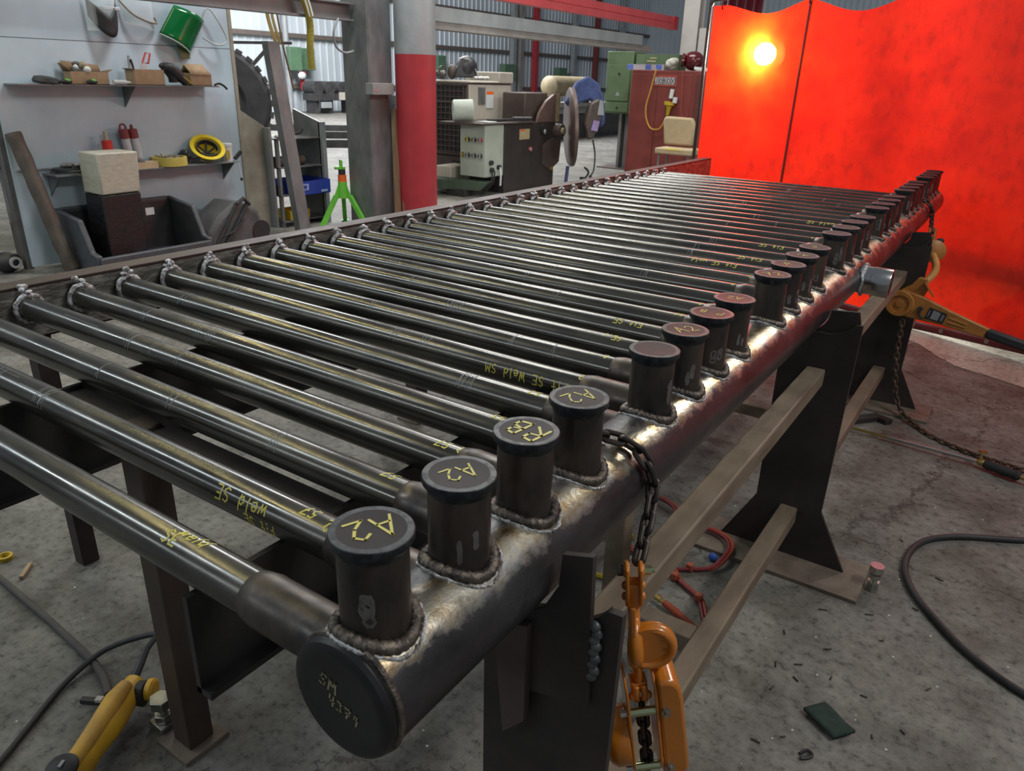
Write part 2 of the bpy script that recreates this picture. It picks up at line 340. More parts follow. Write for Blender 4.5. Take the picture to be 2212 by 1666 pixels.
# ------------------------------------------------------------------ stroke lettering (paint-marker handwriting as thin strips of paint)
S5 = [(.9, .95), (.3, 1), (.15, .62), (.6, .6), (.88, .35), (.6, .03), (.1, .08)]
GLY = {'A': [[(0, 0), (.5, 1), (1, 0)], [(.2, .38), (.85, .42)]], 'B': [[(.1, 0), (.1, 1), (.65, .95), (.7, .65), (.1, .53), (.85, .42), (.85, .1), (.1, 0)]],
 'C': [[(.9, .9), (.4, 1), (.05, .5), (.4, 0), (.9, .1)]], 'E': [[(.9, 1), (.1, 1), (.1, 0), (.9, 0)], [(.1, .5), (.7, .5)]], 'F': [[(.1, 0), (.1, 1), (.9, 1)], [(.1, .52), (.65, .52)]],
 'J': [[(.7, 1), (.7, .15), (.4, 0), (.1, .15)]], 'K': [[(.1, 0), (.1, 1)], [(.85, 1), (.1, .45), (.9, 0)]], 'M': [[(0, 0), (.12, 1), (.5, .35), (.88, 1), (1, 0)]],
 'O': [[(.5, 1), (.1, .75), (.1, .25), (.5, 0), (.9, .25), (.9, .75), (.5, 1)]], 'P': [[(.1, 0), (.1, 1), (.75, .95), (.8, .6), (.1, .48)]], 'R': [[(.1, 0), (.1, 1), (.75, .95), (.8, .6), (.1, .48), (.9, 0)]],
 'S': [[(.88, .88), (.5, 1), (.15, .8), (.25, .57), (.75, .45), (.85, .2), (.5, 0), (.1, .1)]], 'W': [[(0, 1), (.22, 0), (.5, .65), (.78, 0), (1, 1)]], 'X': [[(0, 1), (1, 0)], [(0, 0), (1, 1)]],
 'Z': [[(.05, 1), (.95, .95), (.1, .05), (.95, 0)]], 'w': [[(0, .6), (.2, 0), (.5, .45), (.75, 0), (1, .6)]], 'e': [[(.1, .32), (.85, .34), (.7, .6), (.3, .6), (.1, .3), (.35, 0), (.85, .08)]],
 'l': [[(.5, 1.05), (.5, 0)]], 'd': [[(.85, 1.05), (.8, 0)], [(.8, .45), (.45, .58), (.12, .3), (.4, 0), (.8, .15)]], 'i': [[(.5, .6), (.5, 0)], [(.5, .82), (.5, .9)]], 't': [[(.5, 1), (.5, .05), (.8, .0)], [(.15, .62), (.85, .66)]],
 '0': [[(.5, 1), (.12, .7), (.15, .2), (.5, 0), (.88, .3), (.85, .75), (.5, 1)]], '1': [[(.3, .8), (.55, 1), (.55, 0)]], '2': [[(.1, .8), (.45, 1), (.85, .78), (.6, .4), (.08, .02), (.95, .05)]], '3': [[(.1, .95), (.8, .95), (.45, .58), (.88, .3), (.5, 0), (.1, .1)]],
 '4': [[(.1, 1), (.08, .45), (.9, .45)], [(.7, .95), (.7, 0)]], '5': [S5], '7': [[(.05, .95), (.92, 1), (.4, 0)], [(.3, .5), (.8, .52)]], '9': [[(.85, .7), (.5, 1), (.15, .72), (.45, .48), (.85, .68), (.7, 0)]]}
def strips(text, h, w, fn, slant=0, gap=.28, asp=.62, step=.006, bold=None):
    """quads of paint: text of height h along +u, mapped by fn(u, v) -> point"""
    vs, fs = [], []; x = 0; rnd = random.Random(text)
    for ch in text:
        cw = h * asp * (.5 if ch in 'il1' else 1)
        for pl in GLY.get(ch, []):
            dy = rnd.uniform(-.06, .06) * h
            q = [(x + a * cw + b * h * slant, b * h + dy) for a, b in pl]
            for (ax, ay), (bx, by) in zip(q, q[1:]):
                L = math.hypot(bx - ax, by - ay) or 1e-6; dx, dyy = (bx - ax) / L, (by - ay) / L; e = w * .45
                ax, ay, bx, by = ax - dx * e, ay - dyy * e, bx + dx * e, by + dyy * e; k = max(1, int(L / step))
                o = len(vs)
                for i in range(k + 1):
                    t = i / k; cx, cy = ax + (bx - ax) * t, ay + (by - ay) * t; ww = w / 2 * rnd.uniform(.85, 1.15)
                    vs.append(fn(cx - dyy * ww, cy + dx * ww)); vs.append(fn(cx + dyy * ww, cy - dx * ww))
                fs += [(o + 2 * i, o + 2 * i + 1, o + 2 * i + 3, o + 2 * i + 2) for i in range(k)]
        x += cw + h * gap * .62
    return vs, fs, x

# ------------------------------------------------------------------ setting: floor, far wall
f = B(); f.add([(-40, -8, FL), (30, -8, FL), (30, 70, FL), (-40, 70, FL)], [(0, 1, 2, 3)]); struct(f.build('floor', FLOORM, smooth=False))
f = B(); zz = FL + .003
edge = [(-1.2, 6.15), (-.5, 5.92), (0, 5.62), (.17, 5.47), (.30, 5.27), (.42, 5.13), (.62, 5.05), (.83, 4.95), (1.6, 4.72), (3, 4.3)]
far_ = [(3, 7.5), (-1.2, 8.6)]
f.add([(x, y, zz) for x, y in edge + far_], [tuple(range(len(edge) + 2))]); struct(f.build('trim_1', PALEM, smooth=False))  # paler floor patch with a ragged near edge
w = B(); n = 0                                       # corrugated siding, real ribs every 0.42 m
prof = []
yy = 4.0
while yy < 62: prof += [(yy, 0), (yy + .30, 0), (yy + .33, .05), (yy + .39, .05)]; yy += .42
w.add([(-28.4 + d, y, z) for y, d in prof for z in (FL, 9)], [(2 * i, 2 * i + 2, 2 * i + 3, 2 * i + 1) for i in range(len(prof) - 1)])
struct(w.build('wall_left', WALLM, smooth=False))
w = B(); prof = []; xx = -28.4
while xx < 20: prof += [(xx, 0), (xx + .30, 0), (xx + .33, -.05), (xx + .39, -.05)]; xx += .42
w.add([(x, 62 + d, z) for x, d in prof for z in (FL, 9)], [(2 * i, 2 * i + 2, 2 * i + 3, 2 * i + 1) for i in range(len(prof) - 1)])
struct(w.build('wall_back', WALLM, smooth=False))
for i, z in enumerate((2.2, 4.2, .1)):
    struct(B().box(-28.36, -28.18, 4, 62, z - .09, z + .09).build('trim_%d' % (i + 2), GIRT))

# ------------------------------------------------------------------ the welded tube panel (header, tubes, nozzles)
R = .0841; PIT = .16389; Y1 = .06876; ZT = .006; TR = .0365; HC = .2141
YK = lambda k: Y1 + (k - 1) * PIT
HEND = YK(34) + .12
panel = thing('tube_panel', 'dark steel header pipe with capped nozzles and rows of welded tubes on steel stands', 'pipework', (0, 0, -R))
b = B(); b.lathe((0, 0, 0), (0, 1, 0), [(.012, 0), (.012, R - .006), (.016, R), *[(.016 + i * (HEND - .016) / 40, R) for i in range(1, 41)], (HEND, 0)], 64)
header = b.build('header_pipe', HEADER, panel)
# near end cap: dark dished disc with a pale hand-written mark
b = B(); b.lathe((0, .016, 0), (0, -1, 0), [(0, R - .002), (.008, R), (.014, R - .003), (.018, R - .012), (.0165, R - .022), (.0165, 0)], 64)
b.mi = 1
for txt, h, w_, x0, z0 in (('SM', .020, .0028, -.034, .014), ('4379', .017, .0026, -.020, -.012)):
    ca, sa = cos(R_(-12)), sin(R_(-12))
    vs, fs, _ = strips(txt, h, w_, lambda u, v: (x0 + u * ca - v * sa, -.0012, z0 + u * sa + v * ca)); b.add(vs, fs)
b.build('end_cap', [ENDM, M('faded_marker', (.30, .26, .15), None, .6)], panel)
b = B(); b.tube([(R * .985 * cos(t), .020, R * .985 * sin(t)) for t in [2 * pi * i / 64 for i in range(64)]], .005, 8, True)
b.build('end_weld', WELD, panel)
# far end dome
b = B(); b.lathe((0, HEND, 0), (0, 1, 0), [(0, R), (.02, R * .95), (.04, R * .7), (.048, 0)], 48); b.build('end_cap', HEADER, panel)
# tubes: each with coupling at the header and weld collar + tab at the channel
XE = -1.955
TXT = {1: [('weld', -.420, 1, -6, .022, .34), ('SE', -.440, 1, -40, .024, 0)], 2: [('weld SE', -.385, -1, -42, .026, 0), ('Fit SE', -.36, -1, -86, .018, 0), ('57', -.285, -1, 14, .022, .2), ('2', -.245, -1, 2, .024, 0)],
 3: [('57', -.265, -1, 26, .022, .2), ('0', -.22, -1, 22, .022, 0)], 4: [('2 57', -.235, -1, 14, .022, .1)], 5: [('9 53', -.225, -1, 20, .020, .1)], 6: [('2 57', -.235, -1, 16, .020, .1)],
 7: [('Fit SE Weld SM', -.27, -1, -62, .024, 0), ('2', -.24, -1, 2, .02, 0)], 8: [('2 0', -.225, -1, 12, .022, 0)], 9: [('SE', -.30, -1, 0, .020, 0), ('Fit', -.32, -1, 22, .020, 0)], 10: [('Fit SE', -.31, -1, -6, .022, 0)],
 11: [('23', -.25, -1, 12, .02, 0)], 12: [('2', -.25, -1, 8, .02, 0)], 14: [('2 3', -.22, -1, 10, .02, 0)], 15: [('2', -.24, -1, 6, .02, 0)], 16: [('Fit SE weld', -.35, -1, -8, .024, 0)], 17: [('Fit SE', -.30, -1, 0, .024, 0)], 19: [('Fit SE', -.30, -1, 0, .026, 0)], 21: [('2', -.25, -1, 8, .02, 0)], 24: [('weld SE', -.26, -1, 0, .028, 0)]}
rnd = random.Random(3)
for k in range(1, 35):
    yk = YK(k); b = B()
    b.lathe((XE - .03, yk, ZT), (1, 0, 0), [(0, 0), (0, TR), *[(i * (1.985 - .075) / 12, TR) for i in range(1, 13)], (1.91, 0)], 40)
    def cylmap(x0, s, a0, r=TR + .0005, yk=yk):
        def fn(u, v):
            th = R_(a0) + s * v / TR
            return (x0 + s * u, yk + r * sin(th), ZT + r * cos(th))
        return fn
    b.mi = 1
    for txt, x0, s, a0, h, sl in TXT.get(k, []):
        vs, fs, _ = strips(txt, h, .0032, cylmap(x0, s, a0), sl); b.add(vs, fs)
    b.mi = 2                                           # scribed rings and scratches
    for _ in range(3 if k < 12 else 1):
        x0 = rnd.uniform(-1.7, -.4); nlin = rnd.choice((2, 3, 4))
        for q in range(nlin):
            xq = x0 + q * rnd.uniform(.006, .014); a0, a1 = rnd.uniform(-80, -60), rnd.uniform(-20, 35); st = 12; wd_ = rnd.uniform(.0005, .0010); o = len(b.v); sk = rnd.uniform(-.006, .012)
            vs = []
            for i in range(st + 1):
                th = R_(a0 + (a1 - a0) * i / st)
                for e in (-wd_, wd_): vs.append((xq + e + sk * i / st, yk + (TR + .0004) * sin(th), ZT + (TR + .0004) * cos(th)))
            b.add(vs, [(2 * i, 2 * i + 1, 2 * i + 3, 2 * i + 2) for i in range(st)])
    for _ in range(3 if k < 10 else 1):
        x0 = rnd.uniform(-1.8, -.6); ln = rnd.uniform(.06, .30); a0 = rnd.uniform(-50, 20); da = rnd.uniform(-3, 3); vs = []
        for i in range(5):
            for e in (-.7, .7):
                th = R_(a0 + da * i / 4) + e * .0007 / TR
                vs.append((x0 + ln * i / 4, yk + (TR + .0004) * sin(th), ZT + (TR + .0004) * cos(th)))
        b.add(vs, [(2 * i, 2 * i + 1, 2 * i + 3, 2 * i + 2) for i in range(4)])
    t = b.build('tube', [TUBE, YEL, SCR], panel)
    b = B(); b.lathe((-.245, yk, ZT), (1, 0, 0), [(0, TR - .002), (.004, TR + .0012), (.03, TR + .0055), (.036, TR + .005), (.2, TR + .005), (.2, 0)], 40); b.build('coupling', NOZ, t)
    # weld collar: ragged ring near the channel
    b = B(); rr = random.Random(k); ring = []
    for i in range(28):
        a = 2 * pi * i / 28; q = TR + .002 + rr.uniform(-.001, .003); ring.append((XE + .004 + rr.uniform(-.003, .003), yk + q * sin(a), ZT + q * cos(a)))
    b.tube(ring, .0095, 8, True); b.build('weld_collar', COLLAR, t)
    b = B()
    for i in range(6):
        b.sph((XE + rr.uniform(-.02, .012), yk + rr.uniform(-.014, .014), ZT + TR + .008 + rr.uniform(0, .02)), (rr.uniform(.007, .013), rr.uniform(.007, .013), rr.uniform(.006, .010)), 10, 7)
    b.build('tack_weld', COLLAR, t)
# capped nozzles standing on the crown of the header, in groups of four
CAPTXT = {1: ('A2', 1.1, 245, .042), 2: ('A2', .9, 250, .034), 3: ('RB', 1.4, 172, .046), 4: ('A2', 1.0, 250, .040), 7: ('A2', .8, 60, .036), 8: ('P B', .7, 180, .026), 9: ('A2', .7, 185, .026), 11: ('72', .8, 40, .036), 12: ('R', .8, 30, .034), 13: ('A1', .6, 170, .030), 14: ('2', .7, 20, .034)}
DY = {2: .006, 3: .010, 4: .012, 6: -.004, 7: -.004, 8: -.004, 9: -.004}
for k in [i for i in range(1, 35) if i % 5]:
    yk = YK(k) + DY.get(k, 0); b = B(); rn = .0445
    n = 40; vs = []
    for i in range(n):                                # lower rim follows the header
        a = 2 * pi * i / n; x = rn * cos(a); vs.append((x, yk + rn * sin(a), math.sqrt(R * R - x * x) - .004))
    for z in (.12, .15, HC - .022):
        vs += [(rn * cos(2 * pi * i / n), yk + rn * sin(2 * pi * i / n), z) for i in range(n)]
    b.add(vs, [(j * n + i, j * n + (i + 1) % n, (j + 1) * n + (i + 1) % n, (j + 1) * n + i) for j in range(3) for i in range(n)])
    b.mi = 1
    rr = random.Random(k * 5)
    for q in range(rr.choice((1, 2, 2)) if k not in (3, 4) else 0):          # scraped patches
        a0 = rr.uniform(-75, 5) if k != 2 else (-52, -22)[q % 2]; z0 = rr.uniform(.095, .12); hh = rr.uniform(.02, .06); ww = rr.uniform(5, 11); st = 6; vs = []
        for i in range(st + 1):
            for e in (-1, 1):
                a = R_(a0 + e * ww * (1 + .25 * rr.uniform(-1, 1)) * (.5 if i in (0, st) else 1)); vs.append(((rn + .0005) * cos(a), yk + (rn + .0005) * sin(a), z0 + hh * i / st))
        b.add(vs, [(2 * i, 2 * i + 1, 2 * i + 3, 2 * i + 2) for i in range(st)])
    nz = b.build('nozzle', [NOZ, SCRAPE], panel)
    b = B(); b.lathe((0, yk, HC - .027), (0, 0, 1), [(.002, .0440), (.010, .0465), (.0145, .0505), (.0165, .0518), (.0260, .0518), (.027, .0508), (.027, .0425)], 48)
    b.mi = 2; b.lathe((0, yk, HC - .027), (0, 0, 1), [(.027, .0425), (.0268, .041), (.0268, 0)], 48)
    b.mi = 1
    if k in CAPTXT:
        txt, bold, rot, h = CAPTXT[k]; ca, sa = cos(R_(rot)), sin(R_(rot)); tot = strips(txt, h, .003, lambda u, v: (0, 0, 0))[2]
        vs, fs, _ = strips(txt, h, .0034 * bold, lambda u, v: ((u - tot * .45) * ca - (v - h / 2) * sa, yk + (u - tot * .45) * sa + (v - h / 2) * ca, HC + .0004)); b.add(vs, fs)
    b.build('cap', [CAPM, YEL, CAPC], nz)
    b = B(); n = 96; pts = []; rad = []
    for i in range(n):
        a = 2 * pi * i / n; q = rn + .0055; x = q * cos(a); pts.append((x, yk + q * sin(a), math.sqrt(R * R - x * x) + .003)); rad.append(.0092 + .0009 * ((i % 3) - 1) + rr.uniform(-.0007, .0007))
    b.tube(pts, rad, 10, True); b.build('weld_bead', WELD, nz)
    b = B()
    for i in range(n):
        a = 2 * pi * (i + .5) / n; q = rn + .0155 + rr.uniform(-.001, .001); x = q * cos(a); pts[i] = (x, yk + q * sin(a), math.sqrt(R * R - x * x) + .0002); rad[i] = rr.uniform(.0016, .0036)
    b.tube(pts, rad, 6, True); b.build('spatter_rim', COLLAR, nz)
# threaded outlet stub on the outer side of the header
b = B(); b.lathe((.07, 2.79, .0), (1, .02, -.02), [(0, .056), (.045, .056), (.047, .058), (.115, .058), (.118, .056), (.118, .047), (.01, .047), (.01, 0)], 40)
os_ = b.build('outlet_stub', M('machined_steel', (.50, .50, .50), (.36, .36, .36), .22, 1, 8, (1, 1, 1)), panel)
b = B(); b.tube([(.086 + .003 * cos(6 * t), 2.79 + .060 * cos(t), .060 * sin(t)) for t in [2 * pi * i / 40 for i in range(40)]], .008, 8, True); b.build('weld_bead', COLLAR, os_)

# ------------------------------------------------------------------ steel fixture: plate stands, square tubes, legs, deck plates, back channel (welded together)
fx = thing('welding_fixture', 'brown and black steel frame of plate stands, square tubes and channel under the tubes', 'steel frame', (0, 2.2, FL))
SY = (.38, 2.2, 4.1)
for i, y in enumerate(SY):
    b = B(); arc = [(.088 + .103 * cos(R_(a)), .026 + .103 * sin(R_(a))) for a in range(250, 331, 8)]
    top = [(.20, -.028), (.176, -.030)] if i < 2 else [(.20, -.060), (.170, -.066)]
    poly = [(-.165, -.985), (-.05, -.765), (-.055, -.13), (-.02, -.092), (.03, -.088), *arc[1:], *top[::-1], (.193, -.765), (.312, -.985)]
    b.prism(poly, (0, y, 0), (1, 0, 0), (0, 0, 1), (0, .014, 0))
    sp = b.build('stand_plate', PLATE, fx, bev=.0015)
    b = B()                                            # saddle filler behind the notch
    poly = [(.01, -.0875)] + [(.0885 * sin(R_(a)), -.0885 * cos(R_(a))) for a in range(12, 98, 8)] + [(.178, .012), (.192, -.04), (.19, -.2), (.0, -.2)]
    if i: b.prism(poly, (0, y + .016, 0), (1, 0, 0), (0, 0, 1), (0, .012, 0)); b.build('saddle_plate', PLATE, fx)
    b = B(); b.box(-.24, .39, y - .15, y + .11, FL, FL + .016); b.build('base_plate', BASEP, fx, bev=.002)
    # levelling bolt at the outer corner
    b = B(); bx, by = (.42, y - .02)
    if i == 1:
        b.cyl((bx, by, FL), (bx, by, FL + .04), .022, n=6); b.cyl((bx, by, FL + .04), (bx, by, FL + .085), .013, n=16); b.cyl((bx, by, FL + .055), (bx, by, FL + .072), .022, n=6); b.cyl((bx, by, FL + .082), (bx, by, FL + .105), .027, n=6)
        b.mi = 1; b.cyl((bx, by, FL + .105), (bx, by, FL + .108), .024, n=24); b.build('levelling_bolt', [BOLT, PINKT], fx)
# extra bracket and gusset welded on the first stand
b = B(); b.prism([(.150, .066), (.160, -.218), (.03, -.25), (.028, -.092), (.07, -.062), (.095, -.01), (.098, .05)], (0, .366, 0), (1, 0, 0), (0, 0, 1), (0, .012, 0)); b.build('bracket_plate', PLATE, fx, bev=.001)
b = B(); b.prism([(-.016, -.12), (.05, -.10), (.052, -.30), (.01, -.35)], (0, .350, 0), (1, 0, 0), (0, 0, 1), (0, .016, 0)); b.build('gusset', BROWN, fx)
b = B()
for i in range(9): b.sph((.160 + .004 * (i % 2), .372, -.06 - .012 * i), (.010, .008, .010), 10, 6)
b.build('tack_weld', M('weld_grey', (.09, .10, .10), (.16, .17, .17), .45, .6, 40), fx)
# square tubes tying the stands together
for z in (-.2375, -.8045):
    for ya, yb in ((.47, 2.2), (2.216, 4.1), (4.116, 5.4)):
        b = B(); b.box(.045, .11, ya, yb, z - .0325, z + .0325); b.build('square_tube', RUST, fx, bev=.006)
b = B(); b.box(-.24, .045, 1.27, 1.335, -.837, -.775); b.build('square_tube', RUST, fx, bev=.006)
b = B(); b.box(-1.0, .045, 3.06, 3.12, -.83, -.77); b.build('square_tube', RUST, fx, bev=.006)
b = B(); b.box(-.25, -.19, 1.27, 1.335, FL, -.10); b.build('square_tube', RUST, fx, bev=.006)
# inner legs with their foot plates, cross channels
for y in (.335, 2.3, 4.2):
    for x in ((-1.0,) if y < 1 else (-1.0, -1.9)):
        b = B(); b.box(x - .035, x + .04, y - .036, y + .036, FL + .012, -.035); lg = b.build('leg', M('brown_leg_steel', (.085, .062, .050), (.055, .040, .033), .5, .3, 7, (1, 1, .4), .12), fx, bev=.004)
        b = B(); b.box(x - .072, x + .066, y - .068, y + .066, FL, FL + .013); b.build('base_plate', BASEP, lg, bev=.0015)
    b = B(); b.box(-1.34, -.38, y - .006, y + .006, -.14, -.045); b.box(-1.34, -.38, y - .006, y + .05, -.052, -.045); b.build('cross_channel', PLATE, fx)
b = B(); bx, by = -1.10, .315
b.box(bx - .03, bx + .03, by - .03, by + .03, FL, FL + .03); b.cyl((bx, by, FL + .03), (bx, by, FL + .055), .027, n=6); b.cyl((bx, by, FL + .055), (bx, by, FL + .085), .015); b.cyl((bx, by, FL + .08), (bx, by, FL + .108), .032, n=6); b.build('levelling_bolt', BOLT, fx, bev=.002)
# deck plates standing on edge under the tubes
for x, d in ((-.37, .19), (-1.33, .24)):
    b = B(); b.box(x - .006, x + .006, .03, 5.7, -.034 - d, -.034); b.box(x - .006, x + .03, .03, 5.7, -.034 - d, -.022 - d)
    b.build('deck_plate', M('black_edge_plate', (.022, .021, .021), (.035, .033, .032), .5, .3, 6), fx)
# back channel that the tube ends are tacked to
b = B(); b.box(-2.002, -1.990, -.9, 6.67, -.10, .058); b.build('channel_web', WEB, fx)
b = B(); b.box(-2.075, -1.990, -.9, 6.67, .0585, .068); b.box(-2.075, -2.002, -.9, 6.67, -.11, -.10); b.build('channel_flange', RAIL, fx, bev=.002)
for y in (.6, 2.5, 4.4, 6.2):
    b = B(); b.box(-2.07, -2.01, y - .03, y + .03, FL, -.11); b.build('leg', PLATE, fx, bev=.003)

# ------------------------------------------------------------------ chains
def link_mesh(pitch=.034, w=.030, r=.0054):
    b = B(); hl = pitch / 2 + r - (w / 2 - r); pts = []
    q = w / 2 - r
    for a in range(-90, 91, 22): pts.append((hl + q * cos(R_(a)), q * sin(R_(a)), 0))
    for a in range(90, 271, 22): pts.append((-hl + q * cos(R_(a)), q * sin(R_(a)), 0))
    b.tube(pts, r, 8, True); return b
def chain(name, label, pts, pitch=.034, up=(0, 0, 1), twist=0, group=None, mat=None, link=None, start=0):
    P = cr(pts, 12); t = thing(name, label, 'chain', P[-1] if False else (P[0].x, P[0].y, min(p.z for p in P)), group)
    me = None; acc = 0; i = 0; n = 0; nxt = pitch / 2; out = []
    cum = [0]
    for a, c in zip(P, P[1:]): cum.append(cum[-1] + (c - a).length)
    s = pitch / 2
    while s < cum[-1]:
        while cum[i + 1] < s: i += 1
        u = (s - cum[i]) / max(1e-9, cum[i + 1] - cum[i]); p = P[i].lerp(P[i + 1], u); d = (P[i + 1] - P[i]).normalized()
        upv = V(up) if abs(d.dot(V(up))) < .92 else V((.5, -.85, 0)); y = upv.cross(d).normalized(); z = d.cross(y)
        a = R_(twist + 90 * (n % 2)); yy = y * cos(a) + z * sin(a); zz_ = d.cross(yy)
        m = Matrix((d, yy, zz_)).transposed().to_4x4()
        if me is None:
            o = (link or link_mesh(pitch)).build('link', mat or CHAIN, t); me = o
            for v in me.data.vertices: v.co += V(ROOT[t.name])
        else: o = me.copy(); COL.objects.link(o); o.parent = t
        m.translation = p - V(ROOT[t.name]); o.matrix_local = m; n += 1; s += pitch
    return t
CY = .70
ring = [(.1005 * cos(R_(a)), CY - .058 * max(0, min(1, (a - 55) / 75)), .1005 * sin(R_(a))) for a in (200, 180, 160, 140, 120, 100, 80, 60, 40, 22, 8)]
chain('hoist_chain', 'black chain wrapped over the header pipe behind the fourth near nozzle', ring + [(.112, .672, -.005), (.123, .632, -.031), (.137, .585, -.045), (.145, .552, -.068)], twist=35)

# ------------------------------------------------------------------ lever hoists (built along a local frame: x across, y away, z up along the pull)
def hook_path(c, R0, u, v, a0, a1, n=22): return [V(c) + V(u) * R0 * cos(R_(a0 + (a1 - a0) * i / n)) + V(v) * R0 * sin(R_(a0 + (a1 - a0) * i / n)) for i in range(n + 1)]
def upper_hook(label, loc, rot, s=1.0, hook2=True):
    """clevis + big latch hook that hangs from the chain"""
    t = thing('chain_hook', label, 'hook', loc, None, rot); t.scale = (s, s, s)
    b = B()                                            # two cheeks of the clevis
    for sx in (-1, 1):
        b.prism([(-.020, .045), (.0, .055), (.020, .045), (.024, .0), (.018, -.035), (.012, -.045), (-.012, -.045), (-.018, -.035), (-.024, 0)], (sx * .006 - (.004 if sx < 0 else -.004) - .0, 0, 0), (0, 1, 0), (0, 0, 1), (sx * .007, 0, 0))
        for z in (-.002, -.028): b.sph((sx * .017, 0, z), (.0075, .009, .009), 12, 8)
        b.cyl((sx * .008, 0, .034), (sx * .021, 0, .034), .016, .013, 16)
    b.box(-.013, .013, -.014, .018, -.046, .006)
    b.build('clevis', ORANGE, t, bev=.002)
    b = B(); b.cyl((.018, 0, .034), (.034, 0, .034), .0095, n=6); b.cyl((.034, 0, .034), (.041, 0, .034), .006, n=12); b.build('clevis_bolt', ZINC, t)
    b = B(); b.cyl((-.032, 0, .034), (-.020, 0, .034), .011, n=6); b.build('clevis_nut', RUB, t)
    b = B()                                            # hook: crescent in the local y-z plane, seen edge on
    pts = [(0, 0, -.035), (0, 0, -.060)] + hook_path((0, -.004, -.122), .047, (0, 1, 0), (0, 0, 1), 100, 365, 24)
    n = len(pts); rad = [.014] * 2 + [.013 + .006 * math.exp(-((i - 9) / 6) ** 2) - (.008 * max(0, i - 18) / 6) for i in range(n - 2)]
    b.tube(pts, rad, 14, False, .9); b.build('hook', ORANGE, t)
    b = B(); b.prism([(-.050, .0), (-.040, -.004), (-.032, -.095), (-.046, -.105), (-.056, -.09)], (-.010, 0, -.02), (0, 1, 0), (0, 0, 1), (.010, 0, 0)); b.build('latch', ORANGE, t, bev=.002)
    return t
rotA = (0, R_(-4), R_(33.5))
upper_hook('orange latch hook hanging on the black chain beside the nearest stand', (.145, .546, -.095), (0, R_(-5), R_(30)), s=.88)
def hoist(label, loc, rot, lever=None, s=1.0, lever_rot=0):
    t = thing('lever_hoist', label, 'hoist', loc, None, rot); t.scale = (s, s, s)
    # top hook: wide disc hook on a swivel shank
    b = B(); pts = [(.0, 0, .0), (.002, 0, .03)] + hook_path((.028, .0, .085), .045, (1, 0, 0), (0, 0, 1), 235, 500, 26)
    n = len(pts); rad = [.016, .0165] + [.0155 + .006 * math.exp(-((i - 9) / 7) ** 2) - .008 * max(0, i - 16) / 10 for i in range(n - 2)]
    b.tube(pts, rad, 16, False, .62); b.prism([(.052 * cos(R_(a)), .052 * sin(R_(a))) for a in range(-120, 111, 10)], (.028, -.012, .085), (1, 0, 0), (0, 0, 1), (0, .024, 0))
    b.mi = 1
    vs, fs, _ = strips('2UDO', .012, .0022, lambda u, v: (.052 + .75 * v, -.0128, .105 - u * .8)); b.add(vs, fs)
    b.build('top_hook', [ORANGE, M('embossed_orange', (.66, .25, .03), None, .35)], t)
    b = B(); b.box(-.017, .017, -.016, .016, -.028, -.002)
    for sx in (-1, 1): b.tube([(sx * .007, -.018, -.004), (sx * .009, -.022, -.018), (sx * .008, -.020, -.040), (sx * .007, -.008, -.052)], .0075, 10)
    for sx in (-1, 1): b.sph((sx * .016, -.019, -.032), (.008, .008, .010), 12, 8)
    b.build('swivel', ORANGE, t, bev=.003)
    for sx in (-1, 1):
        b = B(); x = sx * .029
        prof = [(.042 * cos(R_(a)), -.010 + .04 * sin(R_(a))) for a in range(0, 181, 20)] + [(-.050, -.20)] + [(.0 + .05 * cos(R_(a)), -.205 + .05 * sin(R_(a))) for a in range(180, 361, 20)]
        b.prism(prof, (x - .003, 0, 0), (0, 1, 0), (0, 0, 1), (.006, 0, 0)); b.build('side_plate', ORANGE, t, bev=.0015)
    # brake-side cover: box with a rounded outer shoulder
    b = B(); b.prism([(.0325, .024), (.058, .024), (.070, .016), (.079, .0), (.083, -.03), (.088, -.235), (.082, -.252), (.066, -.262), (.0325, -.262)], (0, -.046, 0), (1, 0, 0), (0, 0, 1), (0, .096, 0)); b.build('brake_cover', ORANGE, t, bev=.008)
    b = B(); b.lathe((-.033, 0, -.165), (-1, 0, 0), [(0, .062), (.030, .062), (.042, .054), (.050, .040), (.050, 0)], 32); b.build('gear_case', ORANGE, t)
    for z in (-.066, -.235):
        b = B(); b.cyl((-.026, -.030, z), (.026, -.030, z), .0095, n=20); b.build('spacer', ZINC, t)
        b = B(); b.cyl((-.046, -.030, z), (-.033, -.030, z), .008, n=6); b.build('nut', BOLT, t)
        b = B(); b.cyl((.045, -.046, z + .014), (.045, -.053, z + .014), .010, n=6); b.cyl((.045, -.053, z + .014), (.045, -.060, z + .014), .006, n=12); b.build('bolt', BOLT, t)
    me = None
    for i in range(7):
        if me is None: me = link_mesh().build('chain_link', CHAIN, t); o = me
        else: o = me.copy(); COL.objects.link(o); o.parent = t
        o.rotation_euler = (R_(20 + 90 * (i % 2)), R_(90), 0); o.location = (.002, -.008, -.085 - .030 * i)
    return t
hoist('orange lever hoist hooked below the nearest chain, with greenish spacer pins', (.175, .537, -.279), (R_(4), R_(-10), R_(36)), s=.88)

